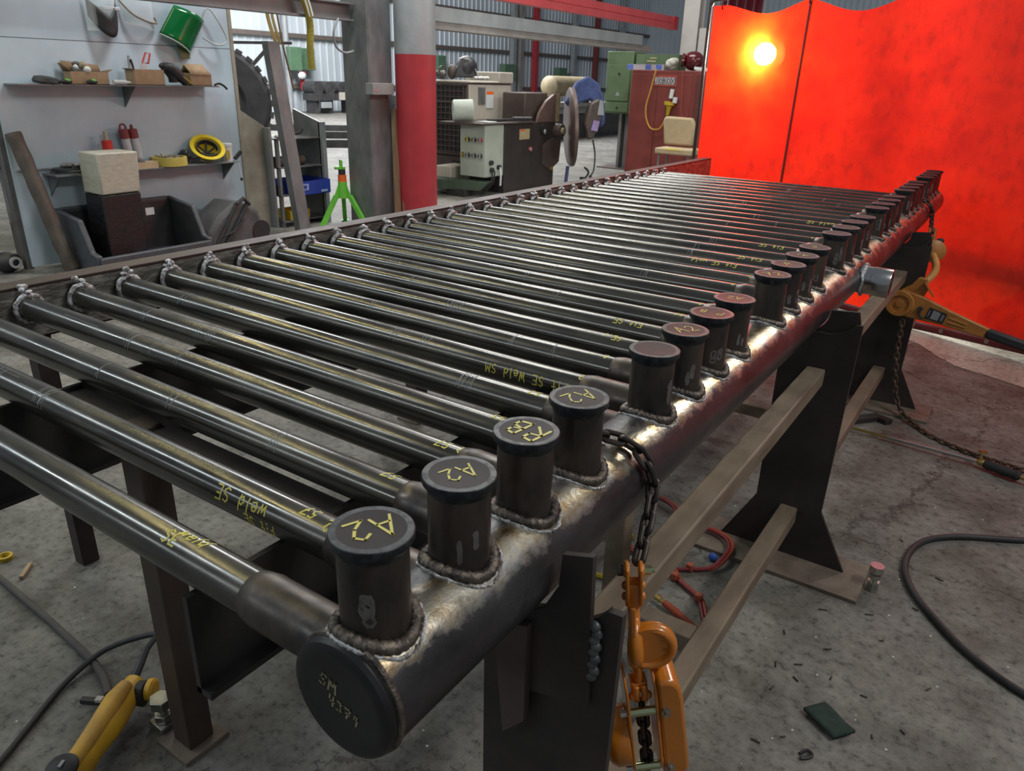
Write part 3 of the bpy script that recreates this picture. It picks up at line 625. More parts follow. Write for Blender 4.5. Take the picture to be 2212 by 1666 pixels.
# far hoist with its lever swung out to the right
ring = [(.1005 * cos(R_(a)), 4.82 - .08 * max(0, min(1, (a - 55) / 75)), .1005 * sin(R_(a))) for a in (200, 180, 150, 120, 90, 65, 40, 20, 5)]
chain('hoist_chain', 'black chain wrapped around the far end of the header pipe', ring + [(.112, 4.76, -.02), (.132, 4.62, -.05), (.150, 4.52, -.050)], twist=40)
t = thing('lever_hoist', 'orange lever hoist with black-gripped lever reaching toward the red curtain', 'hoist', (.16, 4.03, -.29))
b = B(); p = V((.150, 4.50, -.055))
for sx in (-1, 1): b.bar(p + V((sx * .014, 0, .03)), p + V((sx * .014 + .01, -.05, -.055)), .012, .045, (0, 1, 0))
b.build('clevis', ORANGEB, t, bev=.003)
b = B(); b.lathe((.192, 4.30, -.115), (.35, -1, .2), [(0, 0), (0, .050), (.012, .062), (.028, .060), (.034, .050), (.034, 0)], 28); b.build('hook', ORANGEB, t)
b = B(); b.sph((.215, 4.31, -.055), (.02, .02, .014), 12, 8); b.build('latch', RUB, t)
b = B(); b.tube(cr([(.200, 4.25, -.13), (.234, 4.16, -.165), (.236, 4.09, -.20), (.205, 4.03, -.245)], 5), .020, 10); b.build('shank', M('orange_shank', (.62, .30, .08), (.5, .22, .05), .4, 0, 12), t)
hx, hy, hz = .118, 3.985, -.362
b = B(); b.prism([(.075, -.005), (.095, .06), (.085, .125), (.04, .128), (.015, .085), (-.055, .03), (-.06, -.03), (-.045, -.075), (.0, -.095), (.05, -.07)], (hx + .02, hy + .03, hz + .02), (1, 0, 0), (0, 0, 1), (0, .035, 0)); b.build('body', ORANGEB, t, bev=.006)
b = B(); b.lathe((hx, hy + .02, hz), (0, -1, 0), [(0, .072), (.022, .072), (.030, .066), (.030, .048), (.018, .046), (.018, .022), (.026, .020), (.026, 0)], 36); b.build('hub', ORANGEB, t)
dv = V((1, 0, -.20)).normalized(); nv = V((.20, 0, 1)).normalized()
b = B(); b.prism([(-.02, .072), (.10, .068), (.24, .046), (.455, .022), (.455, -.030), (.22, -.044), (.08, -.062), (-.02, -.070)], (hx, hy, hz + .005), dv, nv, (0, .030, 0)); lv = b.build('lever', ORANGEB, t, bev=.007)
o = V((hx, hy - .004, hz + .005))
b = B(); b.box(0, 0.001, 0, .001, 0, .001)
b = B(); b.prism([(.145, .030), (.235, .026), (.235, -.030), (.145, -.034)], o, dv, nv, (0, .004, 0)); b.mi = 1
b.prism([(.168, .022), (.205, .020), (.205, -.024), (.168, -.026)], o + V((0, -.0008, 0)), dv, nv, (0, .001, 0))
for q in (.151, .215, .222): b.prism([(q, .015), (q + .004, .015), (q + .004, -.02), (q, -.02)], o + V((0, -.0008, 0)), dv, nv, (0, .001, 0))
b.build('name_plate', [M('dark_plate_label', (.035, .035, .038), None, .4), M('pale_plate_print', (.30, .31, .33), None, .5)], lv)
b = B()
for z in (.012, -.012): b.bar(o + dv * .25 + nv * z, o + dv * .34 + nv * (z * .7), .005, .004, (0, 1, 0))
b.build('rib', M('orange_rib', (.62, .32, .10), None, .4), lv)
b = B(); b.cyl(o + dv * .105 + V((0, -.012, 0)) + nv * .005, o + dv * .105 + V((0, .01, 0)) + nv * .005, .013, n=14); b.tube(cr([o + dv * .105, o + dv * .118 - nv * .03 + V((0, -.006, 0)), o + dv * .14 - nv * .035], 4), .006, 8); b.build('pawl', DUST, lv)
b = B(); b.bar(o + dv * .435 + V((0, .017, 0)), o + dv * .66 + V((0, .017, 0)), .050, .052, (0, 1, 0)); b.build('grip', RUB, lv, bev=.012)
b = B(); b.bar((hx + .095, hy + .02, hz + .13), (hx + .15, hy + .02, hz + .06), .006, .03, (0, 1, 0)); b.build('guard', ORANGEB, t)
# loose chain hanging from it and trailing over the floor
ch = [(.150, 4.0, -.455), (.154, 4.0, -.52), (.160, 4.0, -.62), (.175, 3.99, -.74), (.20, 3.98, -.86), (.245, 3.95, -.945), (.31, 3.90, -.978), (.40, 3.80, -.988), (.48, 3.74, -.988), (.60, 3.68, -.988), (.72, 3.645, -.988), (.86, 3.62, -.988), (1.05, 3.58, -.988)]
chain('loose_chain', 'brown load chain hanging from the far hoist and trailing along the floor', ch, pitch=.032, twist=30, mat=M('chain_brown', (.085, .06, .04), (.13, .09, .06), .5, .5, 30))

# ------------------------------------------------------------------ red welding curtain on its frame, and the lamp behind it
cyl_ = lambda x: 5.88 - .44 * x
def ctop(x): return 1.37 - .085 * max(0, cos((x + 1.65) / .42 * pi / 2)) ** 1.5 * (abs(x + 1.65) < .42) - .11 * max(0, cos((x + .80) / .46 * pi / 2)) ** 1.5 * (abs(x + .80) < .46) - .05 * max(0, x + .2) * .8
def cbot(x): return -1.0 + .055 * max(0, min(1, (x + .1) / .9))
cnx, cny = .44 / 1.0925, 1 / 1.0925
def cpt(x, t):
    z = cbot(x) + (ctop(x) - cbot(x)) * t
    w = .022 * sin(x * 3.1 + .6) * (.35 + .65 * t) + .012 * sin(x * 7.3 + z * 1.2) * t
    return (x + cnx * w, cyl_(x) + cny * w, z)
cur = thing('welding_curtain', 'translucent red welding curtain hung behind the table, lamp glow showing through', 'curtain', (.3, cyl_(.3), FL))
b = B(); b.grid(lambda u, v: cpt(-2.20 + 4.9 * u, .025 + .975 * v), 120, 40); b.build('curtain_sheet', CURT, cur)
b = B(); b.grid(lambda u, v: tuple(a + d for a, d in zip(cpt(-2.20 + 4.9 * u, .026 * v), (-cnx * .004, -cny * .004, 0))), 90, 1); b.build('bottom_hem', HEM, cur, solid=.006)
b = B()
for x in (-1.235,): b.grid(lambda u, v: tuple(a + d for a, d in zip(cpt(x - .03 * (1 - v) - .012 + .024 * u, v), (-cnx * .004, -cny * .004, 0))), 1, 40)
b.build('seam', M('seam_red', (.24, .012, .006), None, .5), cur, solid=.003)
g0 = None
for x in (.26, .56, .86, 1.2, -.1):
    p = V(cpt(x, .013)); b = B(); b.ring(p + V((-cnx, -cny, 0)) * .012, p + V((-cnx, -cny, 0)) * .006, .014, .006, 16); b.build('grommet', BOLT, cur)
# tube frame: round-cornered upright at the left, top rail, foot
b = B(); P = [(-2.24, cyl_(-2.24) - .01, FL + .03), (-2.24, cyl_(-2.24) - .01, 0), (-2.24, cyl_(-2.24) - .01, 1.30), (-2.225, cyl_(-2.225) - .01, 1.385), (-2.15, cyl_(-2.15) - .01, 1.42), (-1.6, cyl_(-1.6) - .01, 1.435), (0, cyl_(0) - .01, 1.445), (2.7, cyl_(2.7) - .01, 1.45)]
b.tube(cr(P, 6), .017, 12); b.bar((-2.24 + .3 * cnx, cyl_(-2.24) + .3, FL + .03), (-2.24 - .1, cyl_(-2.24) - .25, FL + .03), .04, .04); b.build('frame', M('frame_tube_dark', (.06, .05, .045), (.10, .09, .08), .35, .7, 6), cur)
for x in (-2.1, -1.24, -.35, .3, 1.2):
    b = B(); p = V(cpt(x, .985)); q = V((x, cyl_(x) - .01, 1.43)); b.tube(cr([p + V((-cnx * .01, -cny * .01, 0)), (p + q) / 2 + V((-.005, -.02, 0)), q], 3), .006, 6); b.build('tie', HEM, cur)
lp = (-1.700 + cnx * .125, cyl_(-1.700) + cny * .125, .972)
lamp = thing('work_lamp', 'glaring work lamp glowing white through the left of the red curtain', 'lamp', (lp[0], lp[1], FL))
b = B(); b.sph(lp, .095, 28, 18); b.build('bulb', emit('lamp_glow', (1, .94, .84), 520), lamp)
b = B(); b.lathe((lp[0] + cnx * .12, lp[1] + cny * .12, lp[2]), (cnx, cny, 0), [(0, 0), (0, .12), (.05, .10), (.09, .04), (.09, 0)], 20); b.build('housing', DUST, lamp)
b = B(); b.cyl((lp[0] + cnx * .15, lp[1] + cny * .15, FL), (lp[0] + cnx * .15, lp[1] + cny * .15, lp[2] - .1), .012); b.build('pole', DUST, lamp)
for a in range(3):
    b = B(); b.tube([(lp[0] + cnx * .12, lp[1] + cny * .12, FL + .35), (lp[0] + cnx * .12 + .35 * cos(a * 2.1), lp[1] + cny * .12 + .35 * abs(sin(a * 2.1 + .3)) , FL + .01)], .009, 8); b.build('leg', DUST, lamp)
# things standing close behind the curtain, seen only as soft shapes
def behind(x, d): return V((x + cnx * d, cyl_(x) + cny * d, 0))
ux = V((1, -.44, 0)).normalized()
t = thing('steel_trestle', 'dark shape of a long trestle beam behind the right of the red curtain', 'trestle', tuple(behind(.7, .12) + V((0, 0, FL))))
b = B(); p = behind(-.24, .12); q = behind(2.2, .12); b.bar(p + V((0, 0, -.31)), q + V((0, 0, -.40)), .06, .10); b.build('beam', DUST, t)
for x in (-.1, 1.9):
    for s in (-1, 1):
        b = B(); p = behind(x, .12); b.bar(p + V((0, 0, -.37)), p + V((s * .06, s * .12 + .12, FL + .001)), .04, .04); b.build('leg', DUST, t)
t = B(); p = behind(.62, .30); t.prism([(-.34, 0), (-.30, .22), (-.12, .34), (-.02, .52), (.08, .53), (.16, .38), (.6, .36), (.6, 0)], p + V((0, 0, FL)), ux, (0, 0, 1), V((cnx, cny, 0)) * .25)
tag(t.build('covered_bundle', DUST, bev=.02), 'dark humped shape low behind the right end of the red curtain', 'bundle')

# ------------------------------------------------------------------ white plywood partition with shelves (left)
PX = -6.70
b = B(); b.box(PX - .02, PX, 2.62, 4.98, .915, 1.75); struct(b.build('wall_front', PANEL))
b = B(); b.box(PX - .02, PX, 2.62, 4.98, FL + .02, .910); struct(b.build('wall_front', PANEL))
b = B(); b.box(PX - .09, PX - .021, 2.58, 2.64, FL, 1.75); b.box(PX - .06, PX - .021, 2.64, 4.97, .86, .96); struct(b.build('trim_5', M('dark_edge', (.12, .12, .115), (.09, .085, .08), .6)))  # second box: backing added behind the seam to stop light leaking through
for a, c in (((2.66, 2.86), (-.14, -.06)),):
    b = B(); b.box(PX + .001, PX + .02, a[0], a[1] + 1.9, -.150, -.138); struct(b.build('trim_6', M('batten', (.30, .31, .30), (.22, .21, .20), .6)))
b = B(); b.box(PX - .03, PX + .012, 4.96, 5.0, FL, 1.7); struct(b.build('trim_7', M('edge_wood', (.34, .31, .25), (.27, .24, .18), .7, 0, 6)))
b = B(); b.box(PX - .42, PX - .02, 5.32, 5.37, FL, .22); b.box(PX - .30, PX - .26, 5.0, 5.37, FL, .33)
b = B(); b.prism([(5.02, FL), (5.37, FL), (5.37, .13), (5.02, .34)], (PX - .12, 0, 0), (0, 1, 0), (0, 0, 1), (.03, 0, 0)); b.mi = 1; b.box(PX - .12, PX + .02, 5.345, 5.375, FL, .12)
tag(b.build('side_board', [M('stained_board', (.34, .34, .28), (.22, .215, .17), .7, 0, 4), GALV], bev=.004), 'stained grey board standing on edge right of the white partition', 'board')
def shelf(label, y0, y1, z, x1, br):
    t = thing('wall_shelf', label, 'shelf', (PX, (y0 + y1) / 2, z - .15))
    b = B(); b.box(PX + .001, x1, y0, y1, z - .012, z); b.build('shelf_board', GREYST, t, bev=.002)
    for y in br:
        b = B(); b.prism([(0, 0), (x1 - PX - .03, 0), (0, -.19)], (PX + .001, y - .004, z - .0125), (1, 0, 0), (0, 0, 1), (0, .008, 0)); b.build('bracket', GREYST, t)
    return t
Z1, Z2 = .558, -.182
shelf('upper grey steel shelf with one triangular bracket on the white partition', 2.70, 4.60, Z1, -6.45, (3.72,))
shelf('lower grey steel shelf on the white partition, hard hat and tape on it', 2.86, 4.74, Z2, -6.45, (2.9, 4.70))
SX = -6.55
# hanging face shields
t = thing('face_shield', 'clear face shield with a black chin guard hanging at the top of the partition', 'face shield', (PX + .05, 3.62, .95))
b = B(); b.grid(lambda u, v: (PX + .03 + .10 * sin(pi * u), 3.47 + .30 * u, 1.0 + .34 * v), 12, 6); b.build('visor', CLEAR, t, solid=.003)
b = B(); b.grid(lambda u, v: (PX + .035 + .11 * sin(pi * u), 3.49 + .27 * u, (1.12 + .05 * abs(2 * u - 1) ** 2 + .10 * abs(2 * u - 1)) * v + (.95 + .17 * abs(2 * u - 1) ** 2) * (1 - v)), 14, 4); b.build('chin_guard', RUB, t, solid=.006)
b = B(); b.box(PX + .02, PX + .10, 3.60, 3.76, 1.175, 1.205); b.build('knob_band', WHITE, t, bev=.006)
t = thing('face_shield', 'clear face shield with thin tan rim hanging right of the black one', 'face shield', (PX + .05, 3.95, 1.06))
b = B(); b.grid(lambda u, v: (PX + .03 + .09 * sin(pi * u), 3.82 + .30 * u, 1.08 - .06 * u + .3 * v), 12, 5); b.build('visor', CLEAR, t, solid=.003)
b = B(); b.tube(cr([(PX + .03, 3.80, 1.27), (PX + .09, 3.88, 1.16), (PX + .12, 4.0, 1.105), (PX + .05, 4.13, 1.10), (PX + .03, 4.125, 1.15)], 5), .008, 8); b.build('rim', M('tan_rim', (.25, .19, .12), None, .5), t)
t = thing('face_shield', 'dark green face shield hanging tilted on the partition', 'face shield', (PX + .08, 4.40, .86))
G = [(-6.6, 4.327, 1.274), (-6.6, 4.637, 1.155), (-6.6, 4.436, .853), (-6.6, 4.13, 1.015)]
b = B(); b.grid(lambda u, v: (-6.66 + .10 * sin(pi * (.08 + .84 * u)), *[(G[3][i] * (1 - u) * (1 - v) + G[2][i] * u * (1 - v) + G[0][i] * (1 - u) * v + G[1][i] * u * v) for i in (1, 2)]), 14, 8); b.build('visor', GSHIELD, t, solid=.004)
b = B(); b.tube([(-6.655 + .10 * sin(pi * (.08 + .84 * u)), G[3][1] * (1 - u) + G[2][1] * u, G[3][2] * (1 - u) + G[2][2] * u) for u in [i / 14 for i in range(15)]], .007, 6); b.build('edge_binding', M('pale_binding', (.42, .46, .40), None, .5), t)
b = B(); b.prism([(4.30, .93), (4.44, .87), (4.43, .80), (4.34, .79)], (-6.64, 0, 0), (0, 1, 0), (0, 0, 1), (.004, 0, 0)); b.build('bib', M('green_bib', (.05, .16, .07), None, .4), t)
b = B(); b.tube(cr([(-6.64, 4.62, 1.17), (-6.62, 4.66, 1.26), (-6.60, 4.72, 1.24), (-6.58, 4.84, 1.02), (-6.58, 4.80, .95), (-6.60, 4.70, .95), (-6.63, 4.60, 1.0)], 6), .008, 8); b.build('head_band', M('pale_band', (.50, .52, .52), (.36, .38, .38), .5), t)
# upper shelf goods
b = B(); b.lathe((SX, 2.97, Z1 + .002), (.1, .1, 1), [(0, 0), (0, .10), (.022, .105), (.05, .09), (.06, .05), (.06, 0)], 24); tag(b.build('cable_coil', RUB), 'black coil of hose lying on the left end of the upper shelf', 'coil')
def case(name, y, label, ln):
    b = B(); b.sph((SX + .072, y, Z1 + .0225), (.024, ln, .022), 14, 8); b.mi = 1; b.sph((SX + .076, y + .01, Z1 + .03), (.018, ln * .6, .018), 12, 8); tag(b.build(name, [RUB, LIME], bev=0), label, 'ear muffs')
case('ear_plug_case', 3.10, 'small green and black case left of the open carton on the upper shelf', .055)
case('ear_plug_case', 3.325, 'small green and black case in front of the open carton', .05)
def carton(name, label, x0, x1, y0, y1, z, h, flaps, rot=0, closed=False):
    t = thing(name, label, 'box', ((x0 + x1) / 2, (y0 + y1) / 2, z))
    b = B(); e = .005
    for a in ((x0, x0 + e, y0, y1), (x1 - e, x1, y0, y1), (x0 + e, x1 - e, y0, y0 + e), (x0 + e, x1 - e, y1 - e, y1)): b.box(*a, z, z + h)
    b.box(x0, x1, y0, y1, z, z + e); b.build('carton_body', CARD, t)
    for f_ in flaps:
        b = B(); b.add(f_, [(0, 1, 2, 3)]); b.build('flap', CARDI if not closed else CARD, t, solid=.005)
    return t
z = Z1
carton('carton', 'open brown carton with stickers at the left of the upper shelf', -6.63, -6.51, 3.17, 3.50, z, .105,
       [[(-6.51, 3.17, z + .105), (-6.63, 3.17, z + .105), (-6.60, 3.12, z + .17), (-6.54, 3.12, z + .17)], [(-6.63, 3.17, z + .105), (-6.63, 3.50, z + .105), (-6.655, 3.50, z + .16), (-6.655, 3.17, z + .19)], [(-6.51, 3.50, z + .105), (-6.63, 3.50, z + .105), (-6.60, 3.56, z + .125), (-6.54, 3.56, z + .125)]])
b = B()
rr = random.Random(5)
for i in range(9): b.mi = i % 3; b.sph((-6.60 + rr.uniform(0, .08), 3.22 + rr.uniform(0, .12), z + .10 + rr.uniform(0, .07)), (rr.uniform(.02, .035), rr.uniform(.02, .04), rr.uniform(.02, .035)), 10, 7)
tag(b.build('parts_bag', [M('bag_tan', (.32, .27, .18), None, .4), M('bag_dark', (.06, .065, .06), None, .4), WHITE]), 'bag of small parts heaped in the open left carton', 'bag')
b = B(); b.lathe((-6.50, 3.53, z + .022), (0, 1, 0), [(0, 0), (0, .020), (.12, .020), (.125, .012), (.14, .012), (.17, .005), (.17, 0)], 16); tag(b.build('silicone_tube', WHITE), 'white nozzle tube lying on the upper shelf', 'tube')
carton('carton', 'brown carton holding a red-handled brush in the middle of the upper shelf', -6.63, -6.47, 3.73, 4.02, z, .135, [[(-6.47, 3.73, z + .135), (-6.63, 3.73, z + .135), (-6.62, 3.70, z + .14), (-6.5, 3.70, z + .14)]])
b = B(); b.bar((-6.56, 3.84, z + .03), (-6.565, 3.895, z + .19), .012, .05, (0, 1, 0)); hb = b.build('brush', M('brush_pale', (.55, .48, .48), None, .5)); tag(hb, 'scraper with a red loop handle standing in the middle carton', 'scraper')
b = B(); b.tube([(-6.565, 3.875, z + .19), (-6.565, 3.935, z + .19), (-6.565, 3.965, z + .275), (-6.565, 3.92, z + .28)], .009, 8, True); b.build('handle', M('red_handle', (.55, .04, .035), None, .4), hb)
ROOT.pop('x', None)
t = thing('pliers', 'pliers with dark grips standing in the middle carton', 'pliers', (-6.6, 3.78, z + .03))
b = B(); b.tube(cr([(-6.6, 3.765, z + .02), (-6.6, 3.765, z + .18), (-6.6, 3.77, z + .25)], 4), .012, 8); b.build('jaw', GALV, t)
b = B(); b.tube(cr([(-6.585, 3.80, z + .02), (-6.585, 3.79, z + .15), (-6.585, 3.775, z + .22)], 4), .010, 8); b.build('grip', RUB, t)
b = B(); rr = random.Random(9)
b.sph((-6.55, 4.10, z + .17), (.05, .07, .035), 14, 9); b.tube(cr([(-6.52, 4.06, z + .165), (-6.50, 4.13, z + .15), (-6.50, 4.20, z + .08), (-6.49, 4.26, z + .02)], 5), [.03 + .02 * sin(i / 15 * pi) for i in range(16)], 10); b.tube(cr([(-6.57, 4.10, z + .17), (-6.54, 4.15, z + .09), (-6.54, 4.16, z + .03)], 5), [.05] * 11, 10)
tag(b.build('work_gloves', BLK), 'black work gloves draped between the two right cartons', 'gloves')
b = B(); b.tube(cr([(-6.47, 4.13, z + .14), (-6.465, 4.20, z + .09), (-6.45, 4.30, z + .012)], 5), .008, 8); tag(b.build('paint_marker', YSTR), 'thin yellow and grey stick across the black gloves', 'stick')
t = carton('carton', 'brown carton with a half-closed lid at the right of the upper shelf', -6.63, -6.47, 4.30, 4.53, z, .115,
       [[(-6.63, 4.30, z + .115), (-6.63, 4.53, z + .115), (-6.56, 4.50, z + .195), (-6.56, 4.30, z + .195)], [(-6.56, 4.295, z + .195), (-6.56, 4.50, z + .195), (-6.46, 4.525, z + .098), (-6.46, 4.305, z + .098)]], closed=True)
b = B(); b.tube(cr([(-6.47, 4.56, z + .008), (-6.48, 4.62, z + .022), (-6.49, 4.68, z - .0), (-6.50, 4.72, z - .03)], 5), .011, 8); tag(b.build('wire_clamp', RUB), 'dark wire clamp hooked over the right end of the upper shelf', 'clamp')
# lower shelf goods
t = thing('grinding_discs', 'dark grinding discs stacked on the left of the lower shelf', 'discs', (SX, 3.03, Z2))
for i in range(4):
    b = B(); b.cyl((SX - .015 + .005 * (i % 2), 3.01 + .012 * (i % 3), Z2 + .001 + i * .012), (SX - .015 + .005 * (i % 2), 3.01 + .012 * (i % 3), Z2 + .011 + i * .012), .120 - .008 * (i % 2), n=32); b.build('disc', RUB if i % 2 else GREYST, t)
b = B()
for i in range(6): b.sph((SX + rr.uniform(-.06, .06), 3.05 + rr.uniform(-.08, .08), Z2 + .065 + rr.uniform(0, .012)), (rr.uniform(.02, .035), rr.uniform(.025, .04), .018), 10, 6)
tag(b.build('rag', M('mottled_rag', (.30, .27, .25), (.06, .055, .05), .8, 0, 30)), 'crumpled mottled rag on the grinding discs', 'rag')
b = B(); b.lathe((-6.60, 3.43, Z2), (0, 0, 1), [(0, 0), (0, .045), (.26, .045), (.262, .030), (.262, 0)], 20); b.mi = 1; b.cyl((-6.60, 3.43, Z2 + .262), (-6.60, 3.43, Z2 + .34), .021, .018, 12)
tag(b.build('spray_bottle', [M('red_bottle', (.62, .04, .03), None, .4), M('pale_tip', (.42, .38, .28), None, .6)]), 'red bottle with a pale tip behind the wrapped stack', 'bottle')
for i, (y, lab) in enumerate(((3.625, 'left of two clear storage tubes with dark red looped caps'), (3.715, 'right of two clear storage tubes with dark red knobbed caps'))):
    t = thing('storage_tube', lab + ' on the lower shelf', 'tube', (-6.61, y, Z2)); ln = .38
    b = B(); b.lathe((-6.61, y + .02, Z2), (0, -.10 + .0 * i, 1), [(0, 0), (0, .037), (.27, .040), (.27, 0)], 20); b.build('body', M('frosted_tube', (.52, .54, .55), (.40, .42, .43), .3, 0, 14), t)
    b = B(); b.lathe((-6.61, y - .008, Z2 + .27), (0, -.10, 1), [(0, 0), (0, .044), (.075, .044), (.08, .038), (.08, 0)], 20)
    if i: b.cyl((-6.61, y - .018, Z2 + .35), (-6.61, y - .02, Z2 + .39), .016, .012)
    else: b.tube(cr([(-6.61, y - .045, Z2 + .345), (-6.61, y - .035, Z2 + .39), (-6.61, y + .005, Z2 + .39), (-6.61, y + .015, Z2 + .345)], 5), .009, 8)
    b.build('cap', M('dark_red_cap', (.22, .035, .04), (.17, .03, .03), .5), t)
b = B(); b.lathe((-6.508, 3.66, Z2 + .062), (0, 0, 1), [(0, .035), (.0, .052), (.022, .054), (.026, .048), (.026, .030), (.0, .030)], 24); tag(b.build('abrasive_wheel', GREYST), 'grey abrasive wheel lying on the small tan box', 'wheel')
b = B(); b.box(-6.565, -6.455, 3.59, 3.82, Z2, Z2 + .06); tag(b.build('small_box', M('tan_box', (.48, .36, .22), (.42, .31, .19), .7)), 'small tan box on the lower shelf beside the clear tubes', 'box')
t = thing('tape_roll', 'wide yellow tape roll with scraps in it on the lower shelf', 'tape', (-6.55, 4.0, Z2))
b = B(); b.ring((-6.55, 4.0, Z2 + .004), (-6.55, 4.0, Z2 + .085), .165, .14, 32); b.build('tape', M('yellow_tape', (.55, .44, .10), (.46, .37, .08), .6, 0, 10), t)
b = B(); b.cyl((-6.55, 4.0, Z2 + .0005), (-6.55, 4.0, Z2 + .02), .138, n=28); b.build('liner', RUB, t)
b = B()
for i in range(14): b.bar((-6.55 + rr.uniform(-.09, .09), 4.0 + rr.uniform(-.09, .09), Z2 + .05), (-6.55 + rr.uniform(-.10, .10), 4.0 + rr.uniform(-.10, .10), Z2 + rr.uniform(.085, .105)), .008, .010)
tag(b.build('metal_scraps', M('scrap_mix', (.45, .44, .40), (.10, .10, .10), .5, .3, 50)), 'pale metal scraps heaped inside the yellow tape roll', 'scraps', kind='stuff')
b = B()
for i in range(10): b.sph((-6.60 + rr.uniform(-.04, .03), 4.22 + rr.uniform(-.04, .02), Z2 + .055 + rr.uniform(-.01, .05)), (.04, rr.uniform(.03, .04), rr.uniform(.03, .045)), 10, 7)
tag(b.build('black_bag', BLK), 'black crumpled bag between the yellow tape roll and hard hat', 'bag')
t = thing('hard_hat', 'yellow hard hat upside down showing its black headband', 'hard hat', (-6.53, 4.43, Z2))
d = V((.62, -.20, .75)).normalized(); c = V((-6.535, 4.435, -.035)); d_, u_, w_ = frame(d)
b = B(); b.lathe(c, d, [(-.125, 0), (-.12, .05), (-.10, .09), (-.05, .125), (0, .140), (.006, .172), (.012, .172), (.010, .134), (-.05, .115), (-.10, .08), (-.115, 0)], 36); b.build('shell', YHAT, t)
b = B(); b.lathe(c, d, [(-.045, .104), (.004, .108), (.004, .100), (-.045, .096), (-.045, .104)], 32); b.build('headband', RUB, t)
b = B()
for a in (20, 80, 140): 
    q = u_ * cos(R_(a)) + w_ * sin(R_(a)); b.tube([c + q * .10 - d * .03, c - d * .085, c - q * .10 - d * .03], .010, 6)
b.build('suspension', RUB, t)
t = thing('plastic_tub', 'white lidded tub with a stained label right of the hard hat', 'tub', (-6.55, 4.66, Z2))
b = B(); b.cyl((-6.55, 4.665, Z2), (-6.55, 4.665, Z2 + .155), .055, .060, 24); b.mi = 1; b.prism([(-.03, .03), (.02, .03), (.02, .11), (-.03, .11)], (-6.489, 4.64, Z2), (.0, 1, 0), (0, 0, 1), (.002, 0, 0)); b.build('body', [M('tub_white', (.62, .63, .60), (.55, .55, .50), .5), M('tub_label', (.40, .30, .06), None, .6)], t)
b = B(); b.cyl((-6.55, 4.665, Z2 + .155), (-6.55, 4.665, Z2 + .178), .064, n=24); b.build('lid', WHITE, t)
b = B(); b.bar((-6.52, 4.74, Z2 + .02), (-6.53, 4.83, Z2 + .085), .03, .03); tag(b.build('tool_grip', RUB), 'short black tool grip right of the white tub', 'tool')
b = B(); b.tube([(-6.445, 4.72, Z2 - .015), (-6.445, 4.735, Z2 - .12), (-6.445, 4.74, Z2 - .17)], .006, 6); b.mi = 1; b.cyl((-6.445, 4.74, Z2 - .17), (-6.445, 4.742, Z2 - .20), .012); tag(b.build('hanging_hook', [WHITE, RUB]), 'thin white hook hanging from the right end of the lower shelf', 'hook')
# floor goods before the partition
b = B(); pts = [(-6.62, 2.655, .17), (-6.56, 2.68, -.05), (-6.48, 2.72, -.40), (-6.42, 2.755, -.70), (-6.36, 2.79, FL + .03)]; b.tube(cr(pts, 5), [.062 + .003 * sin(i * 1.7) for i in range(21)], 16); tag(b.build('brown_pole', PIPEB), 'rough brown pole leaning against the left of the partition', 'pole')
t = thing('wrapped_stack', 'tall stack, beige above and black wrapped below, in the grey bin', 'packaging', (-6.38, 3.25, FL + .06))
b = B(); b.prism([(3.07, -.34), (3.43, -.335), (3.455, .012), (3.075, .012)], (-6.46, 0, 0), (0, 1, 0), (0, 0, 1), (.30, 0, 0)); b.build('beige_wrap', BEIGE, t, bev=.012)
b = B(); b.prism([(3.05, FL + .06), (3.42, FL + .06), (3.43, -.341), (3.07, -.345)], (-6.455, 0, 0), (0, 1, 0), (0, 0, 1), (.29, 0, 0)); b.build('black_wrap', BWRAP, t, bev=.012)
t = thing('stacking_bin', 'grey plastic bin with a dark slotted inside, below the lower shelf', 'bin', (-6.3, 3.5, FL))
by0, by1 = 2.86, 4.02; b = B()
b.box(-6.66, -6.02, by0 + .04, by1 - .04, FL, FL + .03)
for y in (by0, by1 - .05): b.prism([(-6.66, FL), (-6.04, FL), (-6.02, FL + .17), (-6.12, FL + .19), (-6.24, FL + .46), (-6.66, FL + .52)], (0, y, 0), (1, 0, 0), (0, 0, 1), (0, .05, 0))
b.box(-6.66, -6.62, by0 + .05, by1 - .05, FL + .03, FL + .52); b.box(-6.06, -6.01, by0 + .02, by1 - .02, FL, FL + .15); b.build('shell', GRYP, t, bev=.014)
b = B(); b.box(-6.618, -6.60, by0 + .06, by1 - .06, FL + .03, FL + .48); b.box(-6.6, -6.07, by0 + .06, by1 - .06, FL + .03, FL + .035); b.build('lining', RUB, t)
for i in range(4):
    b = B(); b.box(-6.598, -6.56, 3.42, 3.62, FL + .09 + i * .095, FL + .11 + i * .095); b.build('slot_rib', GRYP, t)
b = B(); b.box(-6.599, -6.597, 3.70, 3.79, FL + .36, FL + .43); b.build('sticker', WHITE, t)
b = B(); b.obox((-6.13, 3.42, FL + .075), (.04, .03, 0), (-.03, .085, 0), (0, .0, .035)); b.mi = 1; b.obox((-6.13, 3.42, FL + .112), (.03, .022, 0), (-.012, .034, 0), (0, .0, .001)); tag(b.build('wipes_packet', [WHITE, BLUEC], bev=.008), 'white packet with a blue mark in the front of the bin', 'packet')
t = thing('creeper_seat', 'tilted black and grey padded tool bag on the floor right of the bin', 'bag', (-6.3, 4.42, FL))
b = B(); b.prism([(4.07, FL), (4.74, FL), (4.77, FL + .12), (4.70, FL + .34), (4.56, FL + .44), (4.42, FL + .46), (4.22, FL + .34), (4.06, FL + .17)], (-6.55, 0, 0), (0, 1, 0), (0, 0, 1), (.40, 0, 0)); b.build('body', M('grey_bag', (.10, .10, .10), (.06, .06, .06), .7, 0, 5), t, bev=.05)
b = B()
